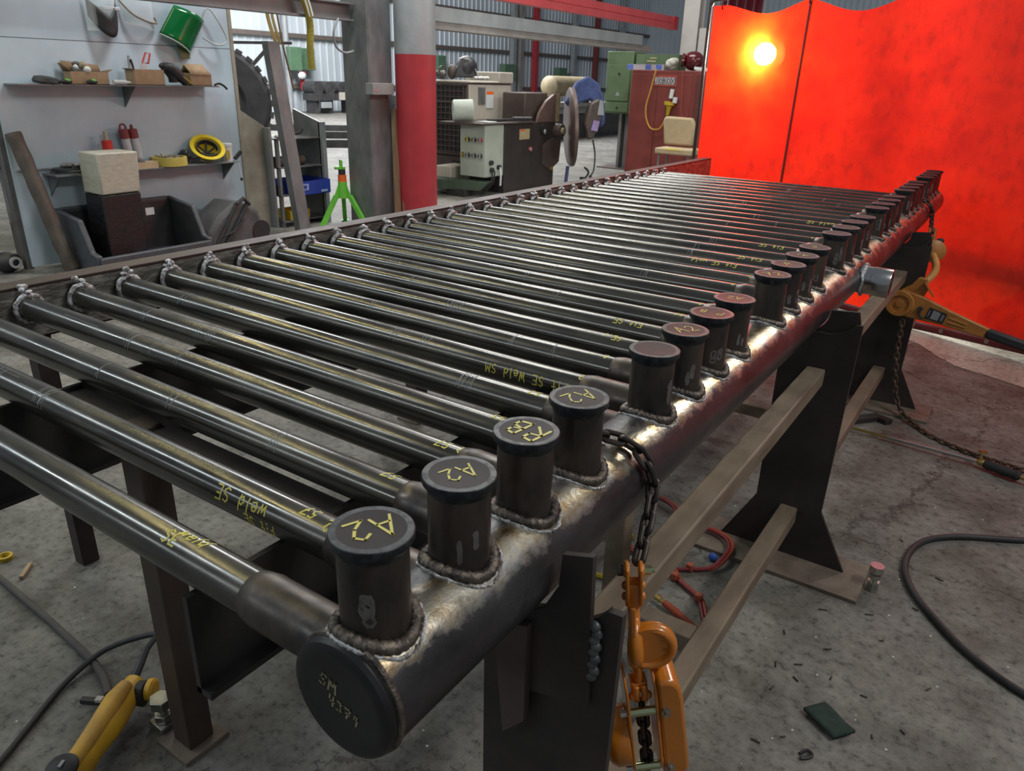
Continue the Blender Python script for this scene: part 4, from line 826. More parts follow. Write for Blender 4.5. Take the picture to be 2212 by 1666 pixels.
for yy, dy in ((4.14, .27), (4.25, .30)): b.tube(cr([(-6.14, yy, FL + .06), (-6.13, yy + dy * .5, FL + .25), (-6.14, yy + dy, FL + .44)], 6), .018, 8)
b.tube([(-6.13, 4.41, FL + .44), (-6.13, 4.50, FL + .49), (-6.13, 4.57, FL + .42)], .02, 8); b.tube([(-6.13, 4.20, FL + .14), (-6.12, 4.34, FL + .17), (-6.125, 4.48, FL + .28)], .012, 8); b.build('handle_frame', RUB, t)
b = B(); b.lathe((-6.55, 4.70, FL + .13), (1, 0, 0), [(0, 0), (0, .11), (.41, .11), (.41, 0)], 20); b.build('roller', RUB, t)
# left of the partition
b = B(); b.prism([(2.30, FL + .25), (2.50, FL + .25), (2.54, FL + .52), (2.46, FL + .56), (2.30, FL + .50)], (-7.2, 0, 0), (0, 1, 0), (0, 0, 1), (.25, 0, 0)); b.box(-7.15, -7.0, 2.32, 2.46, FL, FL + .25); tag(b.build('fuel_can', M('dark_red_can', (.24, .02, .02), (.17, .015, .015), .45), bev=.01), 'dark red can standing behind the left edge of the partition', 'can')
b = B(); b.sph((-6.75, 2.44, FL + .09), (.10, .12, .09), 14, 9); b.mi = 1; b.ring((-6.64, 2.46, FL + .10), (-6.62, 2.46, FL + .10), .05, .03); tag(b.build('motor_lump', [RUB, GALV]), 'small black motor on the floor at the partition foot', 'motor')
b = B()
for i in range(5): b.sph((-6.9 + rr.uniform(-.1, .1), 2.12 + rr.uniform(-.1, .1), FL + .06), (.09, .09, .06), 10, 7)
tag(b.build('plastic_sheet', CLEAR), 'crumpled clear plastic sheet on the floor at the far left', 'plastic')
t = thing('cable_loops', 'black cable loops hanging beside the left edge of the partition', 'cable', (-7.1, 2.3, -.2))
for i in range(4):
    b = B(); zc = .03 - .05 * i; b.tube(cr([(-7.1, 1.9, zc + .12), (-7.08, 2.2, zc - .04 - .02 * i), (-7.05, 2.45, zc - .06 - .02 * i), (-7.0, 2.66, zc - .02)], 6), .010, 8); b.build('loop', RUB, t)
b = B(); b.box(-7.06, -7.0, 2.66, 2.72, FL, .3); b.build('post', GREYST, t)

# ------------------------------------------------------------------ behind the table: column, bollard, beams, rack, jack stand
b = B(); b.box(-6.20, -5.82, 6.08, 6.10, FL, 3.4); b.box(-6.20, -5.82, 6.44, 6.46, FL, 3.4); b.box(-6.02, -6.00, 6.10, 6.44, FL, 3.4); b.box(-5.83, -5.815, 6.10, 6.44, FL, 3.4)
struct(b.build('trim_8', GREYST))
b = B(); b.lathe((-5.60, 6.62, FL), (0, 0, 1), [(0, 0), (0, .235), (1.93, .235)], 48); b.mi = 1; b.lathe((-5.60, 6.62, FL), (0, 0, 1), [(1.93, .235), (4.5, .235), (4.5, 0)], 48)
tag(b.build('pipe_column', [RED, GALV]), 'fat pipe column painted red below and pale grey above', 'column')
t = thing('junction_box', 'small grey box strapped on the dark column', 'box', (-5.86, 6.2, .5)); b = B(); b.box(-5.815, -5.70, 6.02, 6.36, .50, .62); b.build('cover', M('box_grey', (.30, .30, .29), (.24, .24, .23), .5), t, bev=.004)
b = B(); b.prism([(6.05, .53), (6.10, .53), (6.075, .58)], (-5.699, 0, 0), (0, 1, 0), (0, 0, 1), (.002, 0, 0)); b.build('warning_mark', PINKT, t)
for x, y0, y1, lab, z1 in ((-5.78, 6.30, 6.44, 'left of two bare boards leaning on the dark column', .34), (-5.74, 6.40, 6.52, 'right of two bare boards leaning on the dark column', .42)):
    b = B(); b.bar((x + .14, y0, FL + .01), (x + .0, y1, z1), .075, .035, (1, 0, 0)); tag(b.build('board', WOOD), lab, 'board')
# long steel members high behind
def beam(name, label, x, y0, y1, z0, z1, mat, web=True, fl=.14, cat='beam'):
    b = B(); t_ = .018
    b.box(x - fl / 2, x + fl / 2, y0, y1, z1 - t_, z1); b.box(x - fl / 2, x + fl / 2, y0, y1, z0, z0 + t_); b.box(x - .008, x + .008, y0, y1, z0 + t_, z1 - t_)
    return tag(b.build(name, mat), label, cat)
beam('crossbeam', 'grey steel beam running from the partition to the dark column', -6.05, 2.4, 6.06, 1.24, 1.42, M('beam_dark_grey', (.20, .20, .20), (.15, .15, .15), .55, .2, 3))
t = thing('runway_beam', 'pale grey beam with a tan lower flange right of the pipe column', 'beam', (-5.9, 10, 1.2))
b = B(); b.box(-5.93, -5.87, 6.9, 13.2, 1.33, 1.49); b.build('web', GALV, t); b = B(); b.box(-5.99, -5.80, 6.9, 13.6, 1.235, 1.265); b.box(-5.91, -5.89, 6.9, 13.6, 1.265, 1.33); b.build('lower_flange', GALVT, t)
t = thing('red_beam', 'pinkish red double beam high at the top of the scene', 'beam', (-5.9, 11, 1.65))
b = B(); b.box(-5.95, -5.82, 7.6, 14.6, 1.665, 1.765); b.build('lower_rail', REDB, t); b = B(); b.box(-5.95, -5.84, 7.6, 14.6, 1.775, 1.885); b.build('upper_rail', REDB, t)
b = B(); b.box(-5.955, -5.815, 14.4, 14.62, 1.66, 1.89); b.build('end_plate', RED, t)
t = thing('lifting_sling', 'tan webbing slings hanging behind the partition edge, left pair', 'sling', (-6.34, 5.2, 1.0))
for y0, y1, w_ in ((5.05, 5.12, .05), (5.11, 5.17, .04)):
    b = B(); b.tube(cr([(-6.34, y0 + .13, 1.42), (-6.34, y0 + .14, 1.22), (-6.32, y1 + .13, .98)], 5), w_ / 2, 8, False, .35); b.build('strap', M('tan_webbing', (.33, .25, .09), (.25, .18, .06), .8), t)
b = B(); b.tube(cr([(-6.34, 5.29, 1.42), (-6.34, 5.35, 1.0), (-6.33, 5.40, .74), (-6.33, 5.44, .55)], 6), .010, 6); b.build('rope', WOOD, t)
t = thing('lifting_sling', 'yellow webbing sling with a white sleeve hanging over the grey beam', 'sling', (-5.9, 5.4, .7))
b = B(); b.tube(cr([(-5.93, 5.22, 1.60), (-5.93, 5.34, 1.35), (-5.93, 5.38, 1.15), (-5.94, 5.37, .95), (-5.94, 5.37, .74)], 6), .052, 10, False, .3); b.build('strap', YSTR, t)
b = B(); b.tube(cr([(-5.90, 5.24, 1.62), (-5.90, 5.34, 1.36), (-5.90, 5.38, 1.24)], 6), .032, 10, False, .3); b.build('sleeve', WHITE, t)
b = B(); b.prism([(-.075, 0), (.075, 0), (.075, .012), (-.06, .012), (-.06, .09), (-.075, .09)], (-6.0, 5.19, FL), V((0, 1, 0)), V((-1, 0, 0)), V((-.12, -.14, 1.99))); tag(b.build('angle_iron', GREYST), 'long grey angle iron leaning upright in front of the steel rack', 'angle iron')
b = B(); b.tube(cr([(-5.95, 5.80, 1.25), (-5.95, 5.72, 1.12), (-5.97, 5.76, .98), (-5.97, 5.88, .92), (-5.97, 6.02, .94)], 6), .012, 8); tag(b.build('cable_loop', GALV), 'pale cable loop hanging left of the dark column', 'cable')
# steel rack
t = thing('steel_rack', 'grey steel rack with three shelves between partition and column', 'rack', (-6.8, 5.65, FL))
b = B(); b.box(-7.05, -6.60, 6.02, 6.05, FL, .0); b.prism([(-7.05, 0), (-6.60, 0), (-6.60, .17), (-7.05, .30)], (0, 6.02, 0), (1, 0, 0), (0, 0, 1), (0, .03, 0)); b.build('side_plate', GREYST, t)
b = B(); b.box(-6.62, -6.56, 6.02, 6.08, FL, .17); b.build('post', GALV, t)
b = B(); b.box(-7.05, -7.0, 5.50, 5.56, FL, -.012); b.build('post', BROWN, t)
for z in (.0, -.315, -.63, -.93): b = B(); b.box(-7.05, -6.60, 5.385, 6.02, z - .012, z); b.build('shelf_board', GREYST, t)
b = B(); b.box(-6.66, -6.62, 5.385, 5.42, FL, .0); b.build('post', GREYST, t)
b = B(); b.cyl((-6.72, 5.39, -.315 + .060), (-6.72, 5.83, -.315 + .058), .058, n=24); tag(b.build('pipe_offcut', PIPEB), 'short dark pipe lying on the middle shelf of the rack', 'pipe')
t = carton('shallow_box', 'blue printed cardboard tray on the rack', -6.92, -6.46, 5.52, 6.01, -.629, .16, [])
for ch in t.children: ch.data.materials[0] = BLUE
b = B(); b.box(-6.9, -6.48, 5.54, 6.0, -.60, -.595); b.build('lining', CARDI, t)
b = B(); b.box(-6.4598, -6.457, 5.58, 5.67, -.57, -.50); b.mi = 1; b.box(-6.4565, -6.456, 5.585, 5.64, -.555, -.515); b.mi = 0; b.box(-6.4598, -6.457, 5.86, 5.96, -.61, -.585); b.build('print', [M('blue_pale_print', (.35, .42, .62), None, .5), BLUE], t)
b = B(); b.box(-6.85, -6.67, 5.43, 5.49, -.628, -.53); tag(b.build('black_case', RUB, bev=.01), 'black case beside the blue tray on the rack', 'case')
b = B(); b.tube(cr([(-6.7, 5.25, -.285), (-6.66, 5.45, -.29), (-6.62, 5.60, -.27)], 4), .02, 8) if False else b.tube(cr([(-6.7, 5.5, .016), (-6.66, 5.62, .034), (-6.62, 5.74, .06), (-6.62, 5.78, .10)], 4), .014, 8); tag(b.build('bent_tool', RUB), 'bent black tool lying on the top shelf of the rack', 'tool')
b = B(); b.sph((-6.66, 5.46, .0235), (.06, .05, .022), 12, 8); tag(b.build('white_rag', WHITE), 'white rag at the left end of the top rack shelf', 'rag')
carton('parts_bin', 'yellow plastic bin on the lowest shelf of the rack', -6.90, -6.62, 5.50, 5.80, -.929, .11, []).children[0].data.materials[0] = YBOX
# jack stand
t = thing('jack_stand', 'lime green pipe jack stand with an orange collar, right of the rack', 'jack stand', (-6.2, 6.02, FL))
cx, cy = -6.22, 5.98
b = B(); b.lathe((cx, cy, FL + .33), (0, 0, 1), [(0, .06), (0, .062), (.19, .052), (.19, .035), (.0, .06)], 24)
for a in (15, 135, 255):
    q = V((cos(R_(a)), sin(R_(a)), 0)); b.prism([(.04, 0), (.12, .0), (.05, .16), (.04, .16)], V((cx, cy, FL + .34)), q, (0, 0, 1), q.cross(V((0, 0, 1))) * .012)
b.build('body', LIME, t, bev=.002)
b = B(); b.cyl((cx, cy, FL + .52), (cx, cy, FL + .60), .050, n=24); b.build('collar', NEON, t)
b = B(); b.cyl((cx, cy, FL + .60), (cx, cy, FL + .66), .042, n=20); b.build('screw', RUB, t)
b = B(); b.prism([(-.06, .0), (.06, 0), (.06, .03), (.03, .03), (.03, .10), (.0, .11), (.0, .03), (-.06, .03)], (cx, cy - .02, FL + .66), (.5, .86, 0), (0, 0, 1), (-.04, .02, 0)); b.build('head', LIME, t, bev=.003)
for a in (15, 135, 255):
    q = V((cos(R_(a)), sin(R_(a)), 0)); b = B(); b.bar(V((cx, cy, FL + .36)) + q * .09, V((cx, cy, FL + .012)) + q * .30, .05, .05, q); b.obox(V((cx, cy, FL + .008)) + q * .31, q * .05, q.cross(V((0, 0, 1))) * .04, (0, 0, .008)); b.build('leg', LIME, t, bev=.002)
# loader behind the partition
t = thing('wheel_loader', 'dark loader with a big ribbed tyre half hidden behind the partition', 'loader', (-8.2, 5.3, FL))
d = V((.80, -.55, .0)).normalized(); c = V((-7.45, 5.24, .36)); _, u_, w_ = frame(d)
b = B(); b.lathe(c - d * .14, d, [(0, .30), (0, .56), (.05, .62), (.23, .62), (.28, .56), (.28, .34), (.24, .30), (0, .30)], 48)
b.build('tyre', M('tyre_rubber', (.035, .037, .04), (.055, .057, .06), .7, 0, 8), t)
b = B()
for i in range(30):
    a = 2 * pi * i / 30; q = u_ * cos(a) + w_ * sin(a); b.obox(c + q * .625, q * .02, d.cross(q) * .035, d * .11)
b.build('tread_lugs', M('tyre_lug', (.05, .05, .052), (.10, .10, .10), .7, 0, 20), t)
b = B(); b.lathe(c - d * .1, d, [(0, 0), (0, .30), (.2, .30), (.2, .12), (.26, .10), (.26, 0)], 32); b.build('wheel_hub', DUST, t)
b = B(); b.box(-9.6, -7.75, 4.3, 5.4, FL + .02, -.1); b.box(-8.0, -7.6, 5.0, 5.3, -.1, .45); b.build('chassis', DUST, t)
b = B(); b.tube([(-7.4, 5.22, .92), (-7.4, 5.26, 1.20), (-7.4, 5.32, 1.9)], .085, 14); b.tube([(-7.36, 5.17, .80), (-7.36, 5.22, 1.05)], .11, 14); b.build('boom_cylinder', DUST, t)
b = B()
for p, q in (((-8.0, 5.8, 1.02), (-8.0, 6.9, 1.06)), ((-8.0, 5.8, 1.42), (-8.0, 6.9, 1.46)), ((-8.0, 5.8, 1.72), (-8.0, 6.9, 1.76)), ((-8.0, 6.0, 1.0), (-8.0, 6.0, 1.95)), ((-8.0, 6.35, 1.0), (-8.0, 6.35, 1.95)), ((-8.0, 5.8, 1.0), (-8.0, 6.1, 1.95)), ((-8.0, 5.9, .50), (-8.0, 6.55, 1.02)), ((-8.0, 6.5, 1.02), (-8.0, 6.6, .55)), ((-8.0, 5.62, .4), (-8.0, 5.9, .5))): b.bar(p, q, .035, .035)
b.build('guard_frame', DUST, t)
b = B(); b.prism([(5.95, .0), (6.12, .0), (6.18, .52), (6.0, .60), (5.86, .56)], (-8.05, 0, 0), (0, 1, 0), (0, 0, 1), (.04, 0, 0)); b.bar((-8.03, 6.0, -.05), (-8.03, 5.2, -.2), .06, .08); b.build('bracket', BROWN, t)

# ------------------------------------------------------------------ machines behind the table centre
t = thing('welding_positioner', 'black welding positioner with tilting round faceplate', 'machine', (-6.7, 10, FL))
b = B(); b.box(-7.1, -6.40, 9.62, 11.14, FL, .045); b.build('cabinet', M('positioner_black', (.030, .024, .024), (.045, .036, .035), .5, .1, 4), t, bev=.008)
b = B(); b.box(-7.15, -6.36, 8.95, 10.45, .05, .075); b.build('top_plate', BROWN, t)
b = B(); b.box(-6.398, -6.394, 10.03, 10.33, -.20, -.04); b.mi = 1; b.box(-6.3938, -6.393, 10.04, 10.18, -.07, -.045); b.build('rating_plate', [M('tan_plate', (.45, .36, .22), (.37, .29, .17), .6), NEON], t)
b = B(); b.box(-7.0, -6.55, 10.40, 11.1, .05, .50); b.build('tilt_head', BROWN, t, bev=.02)
b = B(); b.prism([(10.55, .05), (10.62, .20), (10.82, .38), (11.05, .48), (11.16, .48), (11.16, .05)], (-6.44, 0, 0), (0, 1, 0), (0, 0, 1), (.05, 0, 0)); b.build('quadrant', M('brown_quadrant', (.16, .10, .09), (.12, .075, .065), .5, .2), t)
b = B(); b.box(-6.388, -6.36, 11.10, 11.19, .05, .49); b.build('edge_strip', OLIVE, t)
b = B(); b.prism([(10.75, -.62), (11.0, -.75), (11.30, -.62), (11.34, -.28), (11.10, -.20), (10.75, -.30)], (-6.44, 0, 0), (0, 1, 0), (0, 0, 1), (.05, 0, 0)); b.build('counterweight', BROWN, t)
n_ = V((.78, .62, .05)).normalized(); c = V((-6.16, 11.28, -.04))
b = B(); b.lathe(c - n_ * .06, n_, [(0, 0), (0, .60), (.03, .64), (.085, .64), (.085, .56), (.075, .54), (.075, 0)], 56); b.build('faceplate', M('faceplate_steel', (.15, .10, .09), (.10, .07, .06), .45, .4, 5), t)
b = B(); b.cyl((-6.5, 11.18, -.10), (-6.28, 11.18, -.10), .125, .11, 24); b.mi = 1; b.cyl((-6.28, 11.18, -.10), (-6.235, 11.18, -.10), .055, n=16); b.build('bearing', [BROWN, OLIVE], t)
b = B(); b.cyl((-6.4, 10.74, -.06), (-6.36, 10.74, -.06), .09, n=20); b.mi = 1; b.sph((-6.345, 10.72, -.10), (.02, .03, .04)); b.build('socket', [RUB, GALV], t)
b = B(); b.cyl((-6.4, 10.36, -.36), (-6.375, 10.36, -.36), .032, n=16); b.build('button', PINKT, t)
b = B(); b.box(-6.40, -6.36, 10.98, 11.06, -.74, -.68); b.build('latch', BRASS, t)
t = thing('control_box', 'pale green electrical box with six round knobs on the positioner', 'control box', (-6.6, 9.3, -.72))
b = B(); b.box(-6.88, -6.40, 9.12, 9.60, -.72, .048); b.build('enclosure', PGRN, t, bev=.012)
b = B(); b.box(-6.875, -6.405, 9.105, 9.119, -.715, .04); b.build('door', PGRN, t, bev=.006)
for j, z in enumerate((-.17, -.40)):
    for i, x in enumerate((-6.72, -6.60, -6.48)):
        b = B(); b.cyl((x, 9.104, z), (x, 9.075, z), .036, n=20); kb = b.build('knob', RED if (i, j) == (2, 0) else RUB, t); b = B(); b.box(x - .008, x + .020, 9.066, 9.076, z - .035, z + .035); b.build('pointer', YBOX if (i, j) == (0, 0) else GALV, kb)
b = B(); b.box(-6.84, -6.80, 9.09, 9.104, -.44, -.36); b.build('latch', BRASS, t)
for y, z in ((9.24, -.50), (9.26, -.61), (9.45, -.58)): b = B(); b.cyl((-6.398, y, z), (-6.35, y, z), .035, n=14); b.build('gland', RUB, t)
b = B(); b.tube(cr([(-6.36, 9.45, -.58), (-6.34, 9.45, -.70), (-6.36, 9.47, -.86)], 5), .016, 8); b.build('plug', WHITE, t)
for y in (9.24, 9.30): b = B(); b.tube(cr([(-6.35, y, -.62), (-6.36, y - .03, -.80), (-6.5, y - .1, FL + .02)], 5), .012, 8); b.build('cable', RUB, t)
# air compressor / generator
t = thing('generator_set', 'beige machine with a dark grille front behind the control box', 'machine', (-7.8, 10.3, FL))
b = B(); b.box(-8.5, -7.22, 9.74, 10.95, FL + .02, .62); b.build('body', BROWN, t, bev=.01)
b = B(); b.box(-8.45, -7.28, 9.725, 9.739, -.45, .58); b.build('grille_backing', RUB, t)
b = B()
for i in range(13): b.box(-8.46, -7.27, 9.70, 9.72, -.45 + i * .085, -.435 + i * .085)
for i in range(14): b.box(-8.46 + i * .09, -8.447 + i * .09, 9.705, 9.718, -.46, .60)
for z in (-.47, .02, .33, .60): b.box(-8.48, -7.24, 9.69, 9.725, z - .015, z + .015)
b.build('grille', BROWN, t)
b = B(); b.box(-7.219, -7.19, 9.75, 10.93, -.48, .60); b.build('side_panel', BEIGEM, t, bev=.01)
b = B(); b.box(-7.9, -7.17, 10.55, 10.97, .62, .80); b.box(-7.9, -7.17, 9.75, 10.55, .62, .66); b.build('top_cover', BEIGEM, t, bev=.03)
b = B(); b.box(-7.189, -7.18, 10.20, 10.40, .24, .50); b.mi = 1; b.box(-7.1795, -7.179, 10.20, 10.40, .45, .50); b.build('notice', [WHITE, NEON], t)
b = B(); b.box(-7.189, -7.18, 9.98, 10.17, .30, .56); b.build('panel', GREYST, t)
b = B(); b.box(-8.4, -7.24, 9.71, 9.735, -.75, -.52); b.mi = 1; b.box(-7.5, -7.3, 9.70, 9.709, -.68, -.58); b.build('skirt', [BROWN, RUB], t)
for x in (-8.2, -7.9, -7.6, -7.3): b = B(); b.box(x - .03, x + .03, 9.70, 9.738, FL, -.76); b.build('foot_channel', GALVT, t)
t = thing('welding_helmet', 'black welding helmet with a silver lens frame on top of the beige machine', 'helmet', (-7.5, 10.05, .66))
b = B(); b.sph((-7.5, 10.08, .84), (.17, .19, .19), 24, 14, 0, pi * .72); b.prism([(-.16, .0), (.17, .0), (.24, .02), (.10, .27), (-.02, .30)], (-7.62, 10.05, .70), (.62, .78, 0), (0, 0, 1), (.18, -.14, 0)); b.build('shell', BLK, t, bev=.02)
b = B(); b.prism([(.215, .045), (.235, .045), (.115, .265), (.095, .265)], (-7.60, 10.07, .70), (.62, .78, 0), (0, 0, 1), (.16, -.125, 0)); b.build('lens_frame', GALV, t)
b = B(); b.ring((-7.72, 9.72, .80), (-7.70, 9.71, .80), .07, .05, 20); b.sph((-7.62, 9.85, .78), (.08, .08, .11), 14, 9); b.build('head_gear', BROWN, t)
b = B()
for i in range(8): b.sph((-7.27 + rr.uniform(-.02, .02), 10.0 + i * .045, .695), (.05, .035, .03), 8, 6)
tag(b.build('foil_wad', M('crumpled_foil', (.62, .62, .60), (.35, .35, .34), .25, .8, 30)), 'crumpled silver foil below the black welding helmet', 'foil')
b = B()
for i in range(8): b.sph((-7.9 + rr.uniform(-.1, .1), 9.85 + rr.uniform(-.05, .1), .715 + rr.uniform(0, .06)), (.06, .05, .05), 8, 6)
tag(b.build('tool_heap', M('heap_grey', (.20, .20, .20), (.07, .07, .07), .6, .2, 30)), 'small grey heap on the left of the beige machine top', 'heap')
t = thing('paper_roll', 'fat white paper roll lying on the positioner top', 'roll', (-6.75, 9.1, .076))
b = B(); d = V((.62, .62, .03)).normalized(); b.lathe(V((-6.95, 9.02, .235)), d, [(0, .05), (0, .14), (.02, .155), (.30, .155), (.30, 0), (.03, .05), (0, .05)], 28); b.build('roll', M('paper_white', (.56, .62, .58), (.48, .54, .50), .8, 0, 8), t)
b = B(); b.box(-6.62, -6.40, 9.16, 9.40, .076, .095); tag(b.build('paper_pad', WHITE), 'thin white pad below the paper roll', 'pad')
b = B(); b.bar((-6.6, 9.45, .095), (-6.42, 10.38, .10), .06, .04); b.mi = 1; b.bar((-6.5, 10.0, .135), (-6.42, 10.38, .13), .06, .02); tag(b.build('wrench_row', [RUB, GALV]), 'dark wrenches laid along the positioner top', 'wrench')
t = thing('blue_jacket', 'blue work jacket draped over the positioner faceplate', 'jacket', (-5.95, 11.5, .0))
b = B(); P = [(-.55, .30), (-.30, .62), (-.02, .72), (.25, .60), (.42, .28), (.46, -.02), (.36, -.10), (.26, .22), (.05, .36), (-.20, .30), (-.36, .18)]
tang = V((-n_.y, n_.x, 0)); tang = V((.60, .80, 0)); b.prism([(x * .75, z) for x, z in P], V((-6.05, 11.53, .06)), tang, (0, 0, 1), V((.10, -.08, 0))); b.build('cloth', DENIM, t, bev=.03)
t = thing('welding_helmet', 'brown welding helmet with a lilac lens under the blue jacket', 'helmet', (-5.85, 11.5, .0))
b = B(); b.prism([(-.18, .02), (-.10, .33), (.06, .42), (.16, .30), (.10, -.02), (.0, -.22), (-.10, -.24)], V((-5.86, 11.42, .02)), tang, (0, 0, 1), V((.12, -.10, 0))); b.build('shell', M('dark_brown_shell', (.06, .045, .04), (.10, .075, .065), .4), t, bev=.03)
b = B(); b.prism([(.03, .16), (.06, .40), (.12, .38), (.15, .16)], V((-5.735, 11.317, .02)), tang, (0, 0, 1), V((.012, -.010, 0))); b.build('silver_band', GALV, t)
b = B(); b.prism([(-.07, -.08), (-.03, .08), (.08, .06), (.05, -.10)], V((-5.735, 11.317, .02)), tang, (0, 0, 1), V((.012, -.010, 0))); b.build('lens', LILAC, t)
b = B(); b.tube(cr([(-5.8, 11.40, -.22), (-5.75, 11.42, -.45), (-5.72, 11.36, -.70), (-5.74, 11.30, -.80)], 6), .014, 8); b.tube([(-5.74, 11.30, -.80), (-5.76, 11.27, -.96)], .03, 8); tag(b.build('torch_cable', RUB), 'dark torch lead hanging down from the faceplate', 'cable')
b = B(); b.tube(cr([(-6.15, 11.25, -.99), (-6.05, 11.5, -.97), (-5.95, 11.6, -.80), (-5.98, 11.5, -.70)], 6), .018, 8); b.box(-6.02, -5.95, 11.42, 11.5, FL, -.86); tag(b.build('cable_plug', RUB), 'black plug and cable on the floor below the faceplate', 'plug')
b = B(); b.cyl((-6.12, 11.1, FL), (-6.10, 11.12, -.66), .03); tag(b.build('blue_post', M('dark_blue', (.05, .06, .16), None, .5)), 'thin dark blue prop under the faceplate', 'prop')
b = B(); b.box(-7.35, -7.02, 9.05, 9.55, FL, FL + .40); tag(b.build('beige_case', BEIGEM, bev=.01), 'beige case low between the grille and control box', 'case')
t = thing('floor_tray', 'dark green tray on legs below the control box', 'tray', (-6.6, 9.0, FL)); b = B(); b.prism([(-.45, .10), (.35, .10), (.45, .22), (-.5, .25)], (-6.75, 8.85, FL), (1, .4, 0), (0, 0, 1), (-.1, .3, 0)); b.build('tray', M('dark_green', (.05, .075, .05), (.035, .05, .035), .6), t)
b = B(); b.box(-6.95, -6.6, 8.85, 9.05, FL, FL + .11); b.build('base', RUB, t)
# right: green cabinet, red tool chest, chair
t = thing('green_cabinet', 'green metal cabinet raised on a grey pedestal left of the red chest', 'cabinet', (-6.8, 14.5, FL))
b = B(); b.box(-7.14, -6.56, 14.32, 14.9, .10, 1.27); b.build('body', GRN, t, bev=.012)
b = B(); b.box(-7.10, -6.60, 14.30, 14.318, .34, 1.02); b.build('door', GRN, t, bev=.006)
b = B(); b.box(-7.10, -6.60, 14.30, 14.318, .13, .31); b.build('drawer', GRN, t, bev=.006)
for z in (.22, .86): b = B(); b.sph((-6.84, 14.285, z), (.03, .015, .02), 10, 7); b.build('handle', DUST, t)
b = B(); b.prism([(-6.90, .44), (-6.80, .44), (-6.85, .53)], (0, 14.298, 0), (1, 0, 0), (0, 0, 1), (0, .003, 0)); b.build('mark', GALV, t)
b = B(); b.box(-6.82, -6.76, 14.40, 14.7, FL, .10); b.box(-6.70, -6.42, 14.45, 14.8, FL, .10); b.build('pedestal', GREYST, t)
b = B(); b.box(-7.2, -6.40, 14.25, 14.9, FL, FL + .02); b.build('base', BROWN, t)
b = B(); b.box(-6.52, -5.62, 14.35, 14.75, .94, 1.22); b.mi = 1; b.box(-6.28, -6.10, 14.345, 14.3495, 1.08, 1.11); b.box(-6.22, -6.08, 14.345, 14.3495, 1.14, 1.165); tag(b.build('green_toolbox', [GRN, M('pale_olive', (.42, .40, .22), None, .6)], bev=.01), 'green box with pale marks on top of the red chest', 'box')
t = thing('tool_chest', 'tall red steel tool chest with black and white lettered sign', 'tool chest', (-5.6, 14.2, FL))
b = B(); b.box(-6.38, -4.5, 13.92, 14.8, FL, .93); b.build('body', REDC, t, bev=.01)
b = B(); b.box(-6.33, -5.815, 13.905, 13.919, FL + .05, .86); b.build('door', REDC, t, bev=.004)
b = B(); b.box(-5.80, -5.12, 13.905, 13.919, FL + .05, .86); dr = b.build('door', REDC, t, bev=.004)
b = B(); b.box(-5.05, -4.9, 13.90, 13.919, -.1, .86); b.build('recess', M('recess_shade_red', (.12, .022, .02), None, .6), t)  # flat strip; the shade of the recess is in its darker red
b = B(); b.box(-5.90, -5.43, 13.893, 13.903, .655, .835); b.mi = 1
b.box(-5.89, -5.44, 13.891, 13.893, .675, .815); b.mi = 2
for i, ch in enumerate('JOBOX'):
    xx = -5.868 + i * .083; b.box(xx, xx + .070, 13.889, 13.891, .685, .805)
b.mi = 1
for i, ch in enumerate('JOBOX'):
    xx = -5.862 + i * .083
    vs, fs, _ = strips(ch, .088, .014, lambda u, v: (xx + u, 13.8885, .70 + v)); b.add(vs, fs)
b.build('sign', [M('sign_red', (.55, .10, .06), None, .4), M('sign_black', (.07, .06, .07), None, .4), M('sign_white', (.52, .48, .50), None, .4)], t)
b = B(); b.sph((-5.22, 13.88, .02), (.05, .03, .05), 14, 9); b.build('handle', BOLT, t)
b = B(); b.cyl((-5.49, 13.845, .44), (-5.47, 13.845, .60), .04, n=14); tag(b.build('white_adapter', WHITE), 'white tube hanging on the red chest below the sign', 'tube')
t = thing('extension_lead', 'yellow extension lead looped down the front of the red chest', 'cord', (-5.7, 13.835, -.1))
b = B(); b.tube(cr([(-5.84, 13.845, .95), (-5.92, 13.835, .55), (-5.98, 13.835, .28), (-5.95, 13.835, .05), (-5.84, 13.835, -.12), (-5.66, 13.835, -.12), (-5.56, 13.835, .05), (-5.50, 13.835, .22)], 6), .017, 8); b.build('lead', M('lead_orange', (.50, .26, .04), (.42, .2, .03), .5), t)
b = B(); b.lathe((-5.52, 13.835, .14), (.08, 0, 1), [(0, 0), (0, .03), (.10, .04), (.16, .06), (.18, .10), (.24, .10), (.24, 0)], 16); b.build('socket', YBOX, t)
b = B(); b.cyl((-5.40, 13.835, .36), (-5.39, 13.835, .46), .045, n=14); b.build('plug', WHITE, t)
b = B(); b.tube(cr([(-5.30, 13.845, .93), (-5.27, 13.845, .5), (-5.25, 13.835, .2), (-5.15, 13.835, .02), (-5.25, 13.835, -.1), (-5.4, 13.835, .0)], 6), .008, 6); tag(b.build('thin_cord', ORHOSE), 'thin orange cord on the right of the red chest front', 'cord')
b = B(); b.box(-6.50, -5.74, 13.95, 14.25, .931, 1.03); b.mi = 1
for x in (-6.5, -6.12, -5.9): b.box(x, x + .12, 13.947, 13.9495, .94, 1.025)
tag(b.build('flat_box', [M('box_pale', (.46, .42, .46), None, .6), M('box_blue', (.10, .16, .55), None, .5)]), 'long blue and white flat box on the red chest top', 'box')
b = B()
for i in range(9): b.sph((-5.62 + rr.uniform(-.03, .03), 14.0 + rr.uniform(-.03, .1), 1.02 + rr.uniform(-.03, .10)), (.08, .06, .06), 10, 7)
tag(b.build('white_rags', M('rag_white', (.58, .58, .50), (.45, .44, .40), .9, 0, 12, bump=.5)), 'heap of white rags on top of the red chest', 'rags')
